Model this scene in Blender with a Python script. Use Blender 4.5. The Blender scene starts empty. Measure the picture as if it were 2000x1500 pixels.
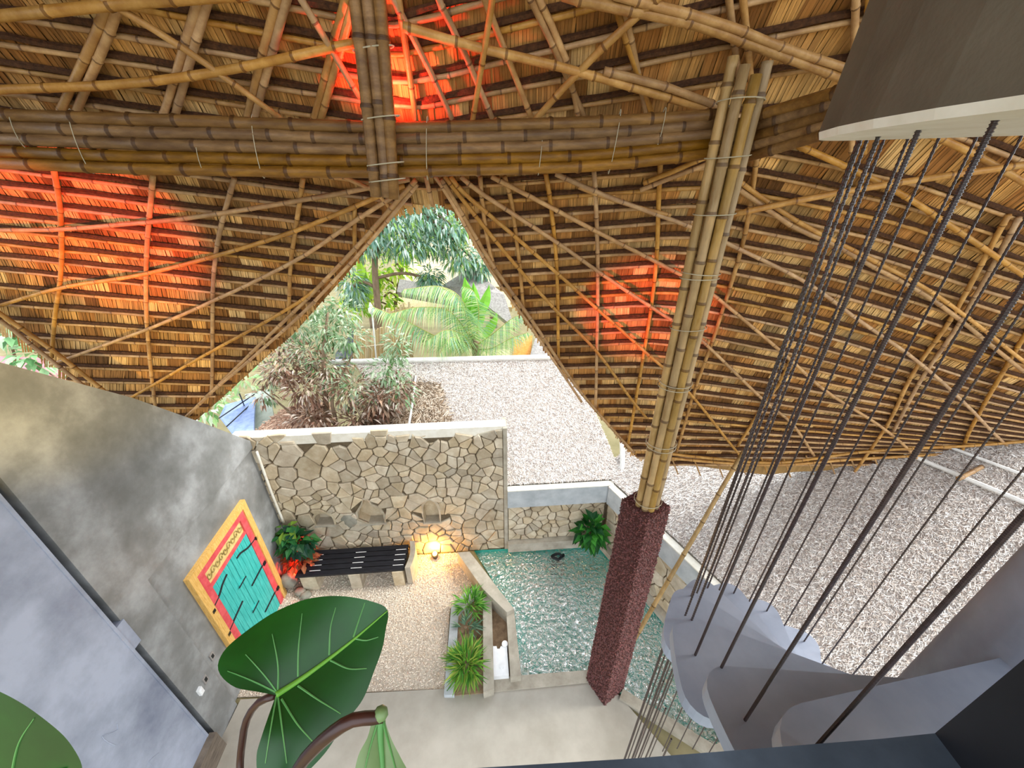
import bpy, bmesh, math, random
from mathutils import Vector, noise
V = Vector
random.seed(7)
R = random.random
def U(a, b): return a + (b - a) * random.random()
sc = bpy.context.scene
col = sc.collection

# ------------------------------------------------------------------ camera, world, sun, exposure
H = 7.0                       # eye height above the courtyard gravel
FPX = 750.0                   # focal length in pixels of the 2000 x 1500 frame
PITCH = math.radians(28.7)
cam_d = bpy.data.cameras.new('camera'); cam_d.sensor_width = 36.0; cam_d.lens = 36.0 * FPX / 2000.0
cam_d.clip_start = 0.05; cam_d.clip_end = 300
cam = bpy.data.objects.new('camera', cam_d); col.objects.link(cam)
cam.location = (0, 0, H); cam.rotation_euler = (math.pi / 2 - PITCH, 0, 0)
sc.camera = cam
world = bpy.data.worlds.new('overcast_sky'); sc.world = world; world.use_nodes = True
bg = world.node_tree.nodes['Background']
bg.inputs[0].default_value = (0.88, 0.94, 1.0, 1); bg.inputs[1].default_value = 1.55
sun_d = bpy.data.lights.new('sun', 'SUN'); sun_d.energy = 2.7; sun_d.angle = math.radians(25); sun_d.color = (1, .96, .88)
sun = bpy.data.objects.new('sun', sun_d); col.objects.link(sun)
sun.rotation_euler = V((-.72, -.16, -.67)).to_track_quat('-Z', 'Y').to_euler()      # hazy afternoon sun from the right
sc.view_settings.view_transform = 'Standard'; sc.view_settings.look = 'None'
sc.view_settings.gamma = 1.0; sc.view_settings.use_curve_mapping = False
sc.view_settings.exposure = 0.7

# ------------------------------------------------------------------ helpers: where things stand
C_, S_ = math.cos(PITCH), math.sin(PITCH)
def ray(px, py):
    v = (py - 750) / FPX
    return V(((px - 1000) / FPX, C_ - v * S_, -S_ - v * C_))
def at_z(px, py, z):
    r = ray(px, py); t = (z - H) / r.z; p = r * t; return V((p.x, p.y, z))
def at_y(px, py, y):
    r = ray(px, py); t = y / r.y; return V((r.x * t, y, H + r.z * t))
def at_c(px, py, d):                       # at depth d along the optical axis
    r = ray(px, py) * d; return V((r.x, r.y, H + r.z))
class Frame:                               # a vertical wall: a along it, b up, c out of its face
    def __init__(s, p, ang, flip=1):
        a = math.radians(ang); s.o = V((p[0], p[1], 0)); s.u = V((math.cos(a), math.sin(a), 0)); s.n = V((s.u.y, -s.u.x, 0)) * flip
    def __call__(s, a, b, c=0.0): return s.o + s.u * a + V((0, 0, b)) + s.n * c
    def hit(s, px, py, c=0.0):
        r = ray(px, py); o = V((0, 0, H)); t = ((s.o + s.n * c) - o).dot(s.n) / r.dot(s.n); p = o + r * t - s.o
        return p.dot(s.u), p.z
STONE = Frame((-.11, 5.53), 4.5)
LEFT = Frame((-4.3, 4.0), 95.5)
POOLW = Frame((1.93, 5.66), -62.0)         # low wall on the far side of the pool

# ------------------------------------------------------------------ helpers: meshes
class MB:
    def __init__(s): s.v = []; s.f = []; s.c = []
    def face(s, pts, c=None):
        i = len(s.v); s.v += [tuple(p) for p in pts]; s.f.append(tuple(range(i, i + len(pts)))); s.c.append(c)
    def prism(s, poly, z0, z1, c=None):    # poly: xy list counter-clockwise
        n = len(poly); i = len(s.v)
        s.v += [(p[0], p[1], z0) for p in poly] + [(p[0], p[1], z1) for p in poly]
        s.f.append(tuple(range(i + n - 1, i - 1, -1))); s.f.append(tuple(range(i + n, i + 2 * n)))
        s.f += [(i + k, i + (k + 1) % n, i + n + (k + 1) % n, i + n + k) for k in range(n)]; s.c += [c] * (n + 2)
    def loft(s, A, B, c=None, cap=True):   # two rings of points
        n = len(A); i = len(s.v); s.v += [tuple(p) for p in A] + [tuple(p) for p in B]
        s.f += [(i + k, i + (k + 1) % n, i + n + (k + 1) % n, i + n + k) for k in range(n)]; s.c += [c] * n
        if cap: s.f += [tuple(range(i + n - 1, i - 1, -1)), tuple(range(i + n, i + 2 * n))]; s.c += [c, c]
    def box(s, fr, a0, a1, b0, b1, c0, c1):
        A = [fr(a0, b0, c0), fr(a1, b0, c0), fr(a1, b1, c0), fr(a0, b1, c0)]
        s.loft(A, [fr(a0, b0, c1), fr(a1, b0, c1), fr(a1, b1, c1), fr(a0, b1, c1)])
    def tube(s, path, r, sides=8, c=None, cap=True):
        n = len(path)
        if n < 2: return
        rr = r if isinstance(r, (list, tuple)) else [r] * n
        i0 = len(s.v); t0 = (path[1] - path[0]).normalized()
        ref = V((0, 0, 1)) if abs(t0.z) < .9 else V((1, 0, 0))
        x = t0.cross(ref).normalized()
        for k in range(n):
            t = (path[min(k + 1, n - 1)] - path[max(k - 1, 0)])
            t = t.normalized() if t.length > 1e-9 else t0
            x = (x - t * x.dot(t)); x = x.normalized() if x.length > 1e-6 else t.orthogonal().normalized()
            y = t.cross(x)
            for q in range(sides):
                a = 2 * math.pi * q / sides
                s.v.append(tuple(path[k] + (x * math.cos(a) + y * math.sin(a)) * rr[k]))
        for k in range(n - 1):
            for q in range(sides):
                a = i0 + k * sides + q; b = i0 + k * sides + (q + 1) % sides
                s.f.append((a, b, b + sides, a + sides)); s.c.append(c[k] if isinstance(c, list) else c)
        if isinstance(c, list): c = c[0]
        if cap:
            s.f.append(tuple(range(i0 + sides - 1, i0 - 1, -1))); s.f.append(tuple(range(i0 + (n - 1) * sides, i0 + n * sides))); s.c += [c, c]
    def blob(s, p, rx, ry, rz, c=None, seg=8, rings=5, jit=0.0):
        i = len(s.v); s.v.append((p[0], p[1], p[2] - rz))
        for k in range(1, rings):
            a = -math.pi / 2 + math.pi * k / rings
            for q in range(seg):
                b = 2 * math.pi * q / seg; j = 1 + U(-jit, jit)
                s.v.append((p[0] + rx * math.cos(a) * math.cos(b) * j, p[1] + ry * math.cos(a) * math.sin(b) * j, p[2] + rz * math.sin(a) * j))
        s.v.append((p[0], p[1], p[2] + rz)); top = len(s.v) - 1
        for q in range(seg):
            s.f.append((i, i + 1 + (q + 1) % seg, i + 1 + q)); s.c.append(c)
            for k in range(rings - 2):
                a = i + 1 + k * seg + q; b = i + 1 + k * seg + (q + 1) % seg
                s.f.append((a, b, b + seg, a + seg)); s.c.append(c)
            a = i + 1 + (rings - 2) * seg
            s.f.append((a + q, a + (q + 1) % seg, top)); s.c.append(c)
    def build(s, name, mat, parent=None, smooth=False, kind=None):
        me = bpy.data.meshes.new(name); me.from_pydata(s.v, [], s.f); me.update()
        if smooth: me.polygons.foreach_set('use_smooth', [True] * len(me.polygons))
        if any(c is not None for c in s.c):
            at = me.color_attributes.new('tint', 'FLOAT_COLOR', 'CORNER'); buf = []
            for p, c in zip(me.polygons, s.c):
                c = c or (1, 1, 1)
                buf += [c[0], c[1], c[2], 1.0] * p.loop_total
            at.data.foreach_set('color', buf)
        me.materials.append(mat)
        return link(name, me, parent, kind)
def link(name, me, parent=None, kind=None):
    o = bpy.data.objects.new(name, me); col.objects.link(o)
    if parent is not None:
        o.parent = parent; p = parent; off = V((0, 0, 0))
        while p is not None: off += p.location; p = p.parent
        o.location = -off
    if kind: o['kind'] = kind
    return o
def thing(name, label, cat, loc=(0, 0, 0), group=None, kind=None):
    o = bpy.data.objects.new(name, None); col.objects.link(o); o.location = loc; o.empty_display_size = .1
    return tag(o, label, cat, group, kind)
def tag(o, label, cat, group=None, kind=None):
    o['label'] = label
    if cat: o['category'] = cat
    if group: o['group'] = group
    if kind: o['kind'] = kind
    return o
def curve(pts, step=.12):                  # smooth polyline through points (Catmull-Rom)
    pts = [V(p) for p in pts]
    if len(pts) < 3:
        a, b = pts; n = max(1, int((b - a).length / step)); return [a.lerp(b, k / n) for k in range(n + 1)]
    P = [pts[0] * 2 - pts[1]] + pts + [pts[-1] * 2 - pts[-2]]; out = []
    for i in range(1, len(P) - 2):
        n = max(2, int((P[i + 1] - P[i]).length / step))
        for k in range(n):
            t = k / n; a, b, c, d = P[i - 1:i + 3]
            out.append(.5 * ((2 * b) + (c - a) * t + (2 * a - 5 * b + 4 * c - d) * t * t + (3 * b - a - 3 * c + d) * t ** 3))
    out.append(pts[-1]); return out
def along(path, s):
    for a, b in zip(path, path[1:]):
        L = (b - a).length
        if s <= L: return a.lerp(b, s / L if L else 0)
        s -= L
    return path[-1]
def plen(path): return sum((b - a).length for a, b in zip(path, path[1:]))
def bamboo(mb, path, r, gap=.3, sides=8, taper=.9, wob=.004):
    L = plen(path); st = []; s = U(.03, gap * .6)
    nodes = []
    while s < L - .02: nodes.append(s); s += gap * U(.8, 1.2)
    marks = [(0, 1.)]
    for q in nodes: marks += [(q - .5 * r, 1.), (q - .16 * r, 1.16), (q + .16 * r, 1.16), (q + .5 * r, 1.0)]
    step = .25; s = step
    while s < L:
        if all(abs(s - q) > r for q in nodes): marks.append((s, .98))
        s += step
    marks.append((L, 1.)); marks = sorted((max(0, min(L, a)), b) for a, b in marks)
    pts = []; rr = []; sd = U(0, 50); cc = []; g = 1.
    for s, k in marks:
        p = along(path, s); w = V((noise.noise(V((s * 1.3, sd, 0))), noise.noise(V((s * 1.3, sd, 9))), noise.noise(V((s * 1.3, sd, 4)))))
        if pts and (p + w * wob - pts[-1]).length < 1e-4: continue
        pts.append(p + w * wob); rr.append(r * k * (1 - (1 - taper) * s / L))
        if k > 1.05: cc.append((.42, .36, .30)); g = U(.82, 1.1)
        else: cc.append((g, g, g * .97))
    mb.tube(pts, rr, sides, cc)

# ------------------------------------------------------------------ helpers: materials
def srgb(h):
    h = h.lstrip('#'); f = lambda x: x / 12.92 if x <= .04045 else ((x + .055) / 1.055) ** 2.4
    return tuple(f(int(h[i:i + 2], 16) / 255) for i in (0, 2, 4))
def mat(name, c1, c2=None, rough=.7, scale=6., stretch=(1, 1, 1), bump=0., bscale=None, detail=6., tint=False, rnd=0., spec=.3, emit=0., sss=0., c3=None):
    m = bpy.data.materials.new(name); m.use_nodes = True; nt = m.node_tree; N = nt.nodes; Lk = nt.links
    b = N['Principled BSDF']; b.inputs['Roughness'].default_value = rough; b.inputs['Specular IOR Level'].default_value = spec
    c1 = srgb(c1) if isinstance(c1, str) else c1; c2 = (srgb(c2) if isinstance(c2, str) else c2) or c1
    tc = N.new('ShaderNodeTexCoord'); mp = N.new('ShaderNodeMapping'); mp.inputs['Scale'].default_value = stretch
    Lk.new(tc.outputs['Object'], mp.inputs['Vector'])
    nz = N.new('ShaderNodeTexNoise'); nz.inputs['Scale'].default_value = scale; nz.inputs['Detail'].default_value = detail; nz.inputs['Roughness'].default_value = .62
    Lk.new(mp.outputs[0], nz.inputs['Vector'])
    cr = N.new('ShaderNodeValToRGB'); e = cr.color_ramp.elements
    e[0].position = .33; e[0].color = (*c1, 1); e[1].position = .67; e[1].color = (*c2, 1)
    if c3: q = e.new(.5); q.color = (*srgb(c3), 1)
    Lk.new(nz.outputs['Fac'], cr.inputs['Fac']); out = cr.outputs['Color']
    if tint:
        at = N.new('ShaderNodeAttribute'); at.attribute_name = 'tint'; mx = N.new('ShaderNodeMixRGB'); mx.blend_type = 'MULTIPLY'; mx.inputs[0].default_value = 1
        Lk.new(out, mx.inputs[1]); Lk.new(at.outputs['Color'], mx.inputs[2]); out = mx.outputs[0]
    if rnd:
        oi = N.new('ShaderNodeObjectInfo'); mr = N.new('ShaderNodeMapRange'); mr.inputs[3].default_value = 1 - rnd; mr.inputs[4].default_value = 1 + rnd * .5
        hs = N.new('ShaderNodeHueSaturation'); Lk.new(oi.outputs['Random'], mr.inputs[0]); Lk.new(mr.outputs[0], hs.inputs['Value']); Lk.new(out, hs.inputs['Color'])
        m2 = N.new('ShaderNodeMath'); m2.operation = 'MULTIPLY'; m2.inputs[1].default_value = 7.31; fr = N.new('ShaderNodeMath'); fr.operation = 'FRACT'
        Lk.new(oi.outputs['Random'], m2.inputs[0]); Lk.new(m2.outputs[0], fr.inputs[0])
        mr2 = N.new('ShaderNodeMapRange'); mr2.inputs[3].default_value = .8; mr2.inputs[4].default_value = 1.08; Lk.new(fr.outputs[0], mr2.inputs[0]); Lk.new(mr2.outputs[0], hs.inputs['Saturation'])
        out = hs.outputs[0]
    Lk.new(out, b.inputs['Base Color'])
    if bump:
        n2 = nz
        if bscale:
            n2 = N.new('ShaderNodeTexNoise'); n2.inputs['Scale'].default_value = bscale; n2.inputs['Detail'].default_value = 4; Lk.new(mp.outputs[0], n2.inputs['Vector'])
        bp = N.new('ShaderNodeBump'); bp.inputs['Strength'].default_value = bump; bp.inputs['Distance'].default_value = .02
        Lk.new(n2.outputs['Fac'], bp.inputs['Height']); Lk.new(bp.outputs[0], b.inputs['Normal'])
    if emit: b.inputs['Emission Color'].default_value = (*c1, 1); b.inputs['Emission Strength'].default_value = emit
    return m
M = dict(
    thatch=mat('thatch_straw', '#eed0a4', '#fbe2ba', .75, 30, (1, 1, .1), tint=True),
    backing=mat('thatch_backing', '#8a6a3e', '#a88450', .9, 20, (1, 1, .2), bump=.3),
    spine=mat('thatch_spine', '#3a2416', '#5c3b22', .9, 40, bump=.6),
    bamboo=mat('bamboo_pole', '#a3733c', '#cb9d5e', .45, 9, (1, 1, 1), bump=.15, bscale=50, rnd=.16, spec=.4, c3='#b6874a', tint=True),
    bamboo_dark=mat('bamboo_beam', '#6b4514', '#966a28', .45, 5, (1, 4, 4), bump=.15, bscale=40, rnd=.14, spec=.35, c3='#7e571e', tint=True),
    bamboo_pale=mat('bamboo_column', '#94723c', '#bb955a', .45, 6, (2, 2, .6), bump=.15, bscale=40, rnd=.12, spec=.35, c3='#a88956', tint=True),
    lash=mat('nylon_lashing', '#a59c84', '#c2b99f', .6),
    stone=mat('flagstone', '#b3a286', '#d4c8af', .8, 5, bump=.35, bscale=28, rnd=.26, c3='#c4b397'),
    mortar=mat('dark_mortar', '#5b4f3e', '#746650', .95, 12, bump=.3),
    capw=mat('white_cap', '#e3ddcc', '#f4f1e6', .8, 8),
    conc=mat('polished_concrete', '#6b6d6c', '#a3a6a8', .42, 1.6, bump=.06, c3='#808282', spec=.4, detail=9),
    conc_near=mat('blue_grey_plaster', '#7c8498', '#b2bacd', .45, 1.4, bump=.08, c3='#9aa2b4', detail=9, spec=.4),
    conc_lt=mat('pale_concrete', '#9c9383', '#bbb3a3', .7, 5, bump=.1, c3='#aca494'),
    conc_bl=mat('grey_concrete_band', '#a3a9ad', '#c0c5c8', .7, 4, bump=.1),
    stair=mat('dark_stair_concrete', '#8e99ae', '#a9b3c6', .5, 3, bump=.05),
    landing=mat('brown_grey_plaster', '#575044', '#6a6254', .6, 5, bump=.08, bscale=70),
    slot=mat('dark_slot', '#1c1d20', '#2a2b2e', .8),
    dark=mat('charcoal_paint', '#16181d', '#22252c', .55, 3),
    ledge=mat('slate_blue_ledge', '#39434f', '#566372', .5, 5, bump=.1, c3='#47525f'),
    gravel=mat('gravel_ground', '#c4b6a4', '#d8ccbc', .9, 60, bump=.5),
    pebble=mat('gravel_pebbles', '#e2dacd', '#f3ede2', .85, 30, tint=True),
    terrace=mat('terrace_cement', '#9d978a', '#b3ada1', .5, 1.6, bump=.05, c3='#a8a296'),
    soil=mat('soil', '#7d6650', '#a1886c', .95, 14, bump=.6),
    ground=mat('sandy_ground', '#77704f', '#948a68', .95, 1.5, bump=.3),
    redpeb=mat('dark_red_pebbles', '#5a302c', '#7d4a44', .5, 40, tint=True, spec=.5),
    redcore=mat('pillar_mortar', '#3c1f1d', '#52302c', .9, 20),
    basin=mat('pool_plaster', '#1f8a7a', '#3fac9c', .6, 2.5, c3='#2d9a8a'),
    steps=mat('pool_step_plaster', '#8aa08c', '#a0b5a0', .6, 4),
    teal=mat('teal_door_paint', '#2f9f9a', '#55c2bb', .55, 5, (14, 14, 1), bump=.15, c3='#3fb3ad'),
    red=mat('red_door_paint', '#c8434a', '#e06468', .55, 8, bump=.1),
    yellow=mat('yellow_frame_paint', '#cf9c4c', '#e6bd74', .55, 9, (6, 6, 1), bump=.1),
    carve=mat('carved_panel', '#cbb06a', '#e3cc8d', .6, 20, bump=.4),
    carved=mat('carving_relief', '#8d7a45', '#b09a5f', .6),
    iron=mat('black_iron', '#15181a', '#232628', .5),
    bench=mat('black_bench_slat', '#14151a', '#26272e', .45, 6, (1, 8, 8), bump=.1),
    white=mat('white_plastic', '#e9eaec', '#f6f7f8', .45),
    plate=mat('switch_plate', '#8f8a88', '#a19c98', .5),
    rebar=mat('rebar_steel', '#2c2223', '#453636', .32, 20, spec=.6),
    leaf=mat('philodendron_leaf', '#0a3f0e', '#145a14', .38, 5, c3='#0f4c11', spec=.5),
    leaf2=mat('philodendron_leaf_pale', '#5d7a45', '#7d9662', .35, 6, spec=.4),
    vein=mat('leaf_vein', '#5c9c2e', '#7fb84a', .4),
    vein2=mat('leaf_side_vein', '#4c8a46', '#6aa35d', .4),
    stem=mat('purple_stem', '#2c1512', '#4a2a22', .35, 9, spec=.5),
    foliage=mat('foliage', '#ffffff', '#ffffff', .5, 5, tint=True),
    bark=mat('bark', '#6d5c4a', '#8f7b66', .9, 14, (1, 1, .3), bump=.5),
    straw=mat('weathered_straw', '#f2ece4', '#ffffff', .85, 20, tint=True),
    strawbase=mat('straw_bed', '#b0a6a0', '#c9c0b8', .95, 25, bump=.5),
    ridge=mat('pale_ridge_strip', '#d8d6d2', '#eeede9', .7, 12),
    cane=mat('cane_stick', '#c2a678', '#dfca9e', .7, 8, (1, 1, .2), rnd=.25),
    bluesheet=mat('blue_sheet', '#7d93c4', '#9db0d8', .5, 10),
    greysheet=mat('grey_green_sheet', '#9fa99c', '#b9c1b4', .6, 5),
    darktarp=mat('dark_tarp', '#3d4047', '#555a62', .6, 3),
    pinkroof=mat('pink_tile_roof', '#b0626a', '#d28a90', .8, 12),
    tan=mat('tan_thatch', '#c9b48c', '#dccba8', .9, 20),
    orange=mat('orange_thatch', '#c27f37', '#d99a55', .9, 20, bump=.4),
    greyroof=mat('grey_thatch', '#8b8684', '#b0aba8', .9, 20, (1, 1, 1), bump=.5),
    brass=mat('lamp_housing', '#3a332c', '#4b433a', .5),
    bulb_a=mat('amber_bulb', '#ffb648', '#ffb648', .5, emit=14.),
    bulb_r=mat('orange_bulb', '#ff7a2a', '#ff7a2a', .5, emit=9.),
    wood=mat('weathered_wood', '#5b5148', '#83776a', .8, 5, (1, 1, 8), bump=.3),
    rock=mat('boulder', '#7d7a70', '#a09c8e', .85, 5, bump=.4),
    pot=mat('grey_pot', '#74756e', '#8e8f86', .8, 8),
)
fm = M['foliage'].node_tree; fb = fm.nodes['Principled BSDF']; ft_ = fm.nodes.new('ShaderNodeBsdfTranslucent'); fx = fm.nodes.new('ShaderNodeMixShader'); fx.inputs[0].default_value = .38
fm.links.new(fb.inputs['Base Color'].links[0].from_socket, ft_.inputs['Color']); fm.links.new(fb.outputs[0], fx.inputs[1]); fm.links.new(ft_.outputs[0], fx.inputs[2]); fm.links.new(fx.outputs[0], fm.nodes['Material Output'].inputs['Surface'])
# pool water: clear, tinted, mirror-like at the ripples
wm = bpy.data.materials.new('pool_water'); wm.use_nodes = True; nt = wm.node_tree; N = nt.nodes; N.remove(N['Principled BSDF'])
out = N['Material Output']; tr = N.new('ShaderNodeBsdfTransparent'); tr.inputs[0].default_value = (.46, .88, .78, 1)
gl = N.new('ShaderNodeBsdfGlossy'); gl.inputs['Roughness'].default_value = .04; gl.inputs['Color'].default_value = (1, 1, 1, 1)
fr = N.new('ShaderNodeFresnel'); fr.inputs['IOR'].default_value = 2.2; mx = N.new('ShaderNodeMixShader')
tc = N.new('ShaderNodeTexCoord'); nz = N.new('ShaderNodeTexNoise'); nz.inputs['Scale'].default_value = 11; nz.inputs['Detail'].default_value = 4; nz.inputs['Distortion'].default_value = 1.2
bp = N.new('ShaderNodeBump'); bp.inputs['Strength'].default_value = 1.0; bp.inputs['Distance'].default_value = .09
L = nt.links.new
L(tc.outputs['Object'], nz.inputs['Vector']); L(nz.outputs['Fac'], bp.inputs['Height']); L(bp.outputs[0], gl.inputs['Normal']); L(bp.outputs[0], fr.inputs['Normal'])
L(fr.outputs[0], mx.inputs[0]); L(tr.outputs[0], mx.inputs[1]); L(gl.outputs[0], mx.inputs[2]); L(mx.outputs[0], out.inputs['Surface'])
M['water'] = wm

# ================================================================== the setting: ground, terrace, walls
def poly_z(pxs, z): return [at_z(a, b, z).xy for a, b in pxs]
def ccw(p):
    a = sum(p[i][0] * p[(i + 1) % len(p)][1] - p[(i + 1) % len(p)][0] * p[i][1] for i in range(len(p)))
    return p if a > 0 else p[::-1]
def slab(name, poly, z0, z1, m, parent=None):
    b = MB(); b.prism(ccw([tuple(p) for p in poly]), z0, z1); return b.build(name, m, parent)

POOL = [(-.80, 5.44), (1.80, 5.62), (1.96, 5.40), (3.55, 2.45), (2.75, 2.2), (1.62, 2.92), (.12, 3.14), (.06, 4.05)]
POOL = [V((x, y)) for x, y in POOL]
# ground outside: a ring of big quads round the pool hole, so that the basin is open
def ground_with_hole(hole, z, size):
    bm = bmesh.new()
    def ring(pts):
        vs = [bm.verts.new((p[0], p[1], z)) for p in pts]; return [bm.edges.new((vs[i], vs[(i + 1) % len(vs)])) for i in range(len(vs))]
    es = ring([(-size, -size), (size, -size), (size, size), (-size, size)]) + ring(hole)
    bmesh.ops.triangle_fill(bm, use_beauty=True, use_dissolve=False, edges=es)
    for f in bm.faces:
        if f.normal.z < 0: f.normal_flip()
    me = bpy.data.meshes.new('floor'); bm.to_mesh(me); bm.free(); return me
me = ground_with_hole(POOL, -.02, 60.); me.materials.append(M['ground'])
tag(link('floor', me), 'sandy ground around the courtyard and the neighbouring huts', None, kind='structure')
grav = [(-4.25, 2.84), (-1.05, 2.95), (-1.14, 4.2), (-.62, 4.85), (-.95, 5.40), (-4.5, 5.15)]
tag(slab('courtyard_gravel_bed', grav, -.015, .0, M['gravel']), 'pale gravel courtyard floor between door, bench and planting bed', 'gravel bed', kind='structure')
def inside(p, poly):
    c = False; n = len(poly)
    for i in range(n):
        a, b = poly[i], poly[(i + 1) % n]
        if (a[1] > p[1]) != (b[1] > p[1]) and p[0] < (b[0] - a[0]) * (p[1] - a[1]) / (b[1] - a[1]) + a[0]: c = not c
    return c
b = MB(); k = 0
while k < 17000:
    p = (U(-4.5, -.6), U(2.84, 5.4))
    if not inside(p, grav): continue
    k += 1; s = U(.009, .02); q = R(); c = (1., .95, .9) if q > .5 else ((.84, .76, .68) if q > .22 else (.64, .56, .5)); a = U(0, 3.14)
    ca, sa = math.cos(a) * s, math.sin(a) * s; z = U(.002, .012)
    i = len(b.v); b.v += [(p[0] + ca, p[1] + sa, z), (p[0] - sa * .7, p[1] + ca * .7, z), (p[0] - ca, p[1] - sa, z), (p[0] + sa * .7, p[1] - ca * .7, z), (p[0], p[1], z + s * .7)]
    b.f += [(i, i + 1, i + 4), (i + 1, i + 2, i + 4), (i + 2, i + 3, i + 4), (i + 3, i, i + 4)]; b.c += [c] * 4
tag(b.build('gravel_pebbles', M['pebble']), 'loose pale pebbles covering the courtyard floor', 'gravel', kind='stuff')
terr = [at_z(470, 1366, .03).xy, at_z(1147, 1331, .03).xy, (1.63, 2.86), (2.3, 2.0), (2.3, -1.5), (-4.0, -1.5)]
tag(slab('terrace_slab', terr, -.015, .03, M['terrace']), 'smooth beige cement terrace floor below the upper storey', 'terrace', kind='structure')

# ---- stone walls -------------------------------------------------------------------------------
def clip(poly, p, n):                      # keep side where (q-p).n <= 0
    out = []
    for i in range(len(poly)):
        a, c = poly[i], poly[(i + 1) % len(poly)]; da = (a - p).dot(n); dc = (c - p).dot(n)
        if da <= 0: out.append(a)
        if da * dc < 0: out.append(a.lerp(c, da / (da - dc)))
    return out
def voronoi(rect, n, keep=lambda p: True, seed=1):
    rnd = random.Random(seed); x0, x1, y0, y1 = rect; pts = []; md = math.sqrt((x1 - x0) * (y1 - y0) / n) * .5; tries = 0
    while len(pts) < n and tries < 60000:
        tries += 1; p = V((rnd.uniform(x0, x1), rnd.uniform(y0, y1)))
        if keep(p) and all((p - q).length > md * rnd.uniform(.75, 1.2) for q in pts): pts.append(p)
    cells = []
    for p in pts:
        poly = [V((x0, y0)), V((x1, y0)), V((x1, y1)), V((x0, y1))]
        for q in pts:
            if q is p or (q - p).length > md * 7: continue
            hsh = (math.sin(min(p.x, q.x) * 91.7 + max(p.x, q.x) * 37.3) * 1e3) % 1; nn = q - p; ro = (hsh - .5) * .55; nn = V((nn.x * math.cos(ro) - nn.y * math.sin(ro), nn.x * math.sin(ro) + nn.y * math.cos(ro)))
            poly = clip(poly, (p + q) / 2, nn)
            if len(poly) < 3: break
        if len(poly) >= 3: cells.append((p, poly))
    return cells
def ellipse_arch(cx, y0, y1, w, pts=10, tilt=0.):
    out = [V((cx - w, y0)), V((cx + w, y0))]
    for k in range(pts + 1):
        a = math.pi * k / pts; out.append(V((cx + w * math.cos(a) + tilt * math.sin(a), y0 + (y1 - y0) * .45 + (y1 - y0) * .55 * math.sin(a))))
    return out
NICHES = [ellipse_arch(-3.52, 1.02, 1.34, .17), [V((-2.88, 1.12)), V((-2.70, .98)), V((-2.40, .98)), V((-2.40, 1.22)), V((-2.46, 1.38)), V((-2.58, 1.46)), V((-2.62, 1.60)), V((-2.70, 1.62)), V((-2.74, 1.48)), V((-2.86, 1.30))], ellipse_arch(-1.48, .90, 1.52, .15)]
def stone_face(parent, fr, rect, n, niches=(), seed=1, top_jag=0.):
    cen = [sum(q, V((0, 0))) / len(q) for q in niches]; rad = [max((p - c).length for p in q) for q, c in zip(niches, cen)]
    def keep(p): return all(not inside(p, [c + (v - c) * 1.12 for v in q]) for q, c in zip(niches, cen))
    cells = voronoi(rect, n, keep, seed); rnd = random.Random(seed + 5); k = 0
    def dense(q):
        o = []
        for i in range(len(q)):
            a, e = q[i], q[(i + 1) % len(q)]; m = max(1, int((e - a).length / .04)); o += [a.lerp(e, j / m) for j in range(m)]
        return o
    niches = [dense(q) for q in niches]
    for p, poly in cells:
        if top_jag and max(v.y for v in poly) > rect[3] - .09:
            poly = clip(poly, V((0, rect[3] - rnd.uniform(0, top_jag))), V((rnd.uniform(-.4, .4), 1)))
            if len(poly) < 3: continue
        for q, c in zip(niches, cen):
            for _ in range(6):             # trim the stone by the niche edges it crosses
                hit = [v for v in q if inside(v, poly)]
                inn = [v for v in poly if inside(v, q)]
                if not hit and not inn: break
                d = (c - p).normalized(); m = min((v - p).dot(d) for v in (hit or inn)); poly = clip(poly, p + d * (m - .004), d)
                if len(poly) < 3: break
            if len(poly) < 3: break
        if len(poly) < 3: continue
        c = sum(poly, V((0, 0))) / len(poly)
        if max((v - c).length for v in poly) < .025: continue
        h = rnd.uniform(.022, .045); tx, ty = rnd.uniform(-.05, .05), rnd.uniform(-.05, .05)
        def shr(d): return [c + (v - c) * max(.3, 1 - d / max(.02, (v - c).length)) for v in poly]
        A = shr(.009); B = shr(.013); Cc = shr(.028)
        b = MB(); i = 0
        b.v = [tuple(fr(v.x, v.y, -.005)) for v in A] + [tuple(fr(v.x, v.y, h * .7 + tx * (v.x - c.x) + ty * (v.y - c.y))) for v in B] + [tuple(fr(v.x, v.y, h + tx * (v.x - c.x) + ty * (v.y - c.y))) for v in Cc]
        m = len(A)
        for r in range(2): b.f += [(r * m + j, r * m + (j + 1) % m, (r + 1) * m + (j + 1) % m, (r + 1) * m + j) for j in range(m)]
        b.f.append(tuple(range(2 * m, 3 * m))); b.c = [None] * len(b.f)
        o = b.build('stone', M['stone'], parent); k += 1
    return k
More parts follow.
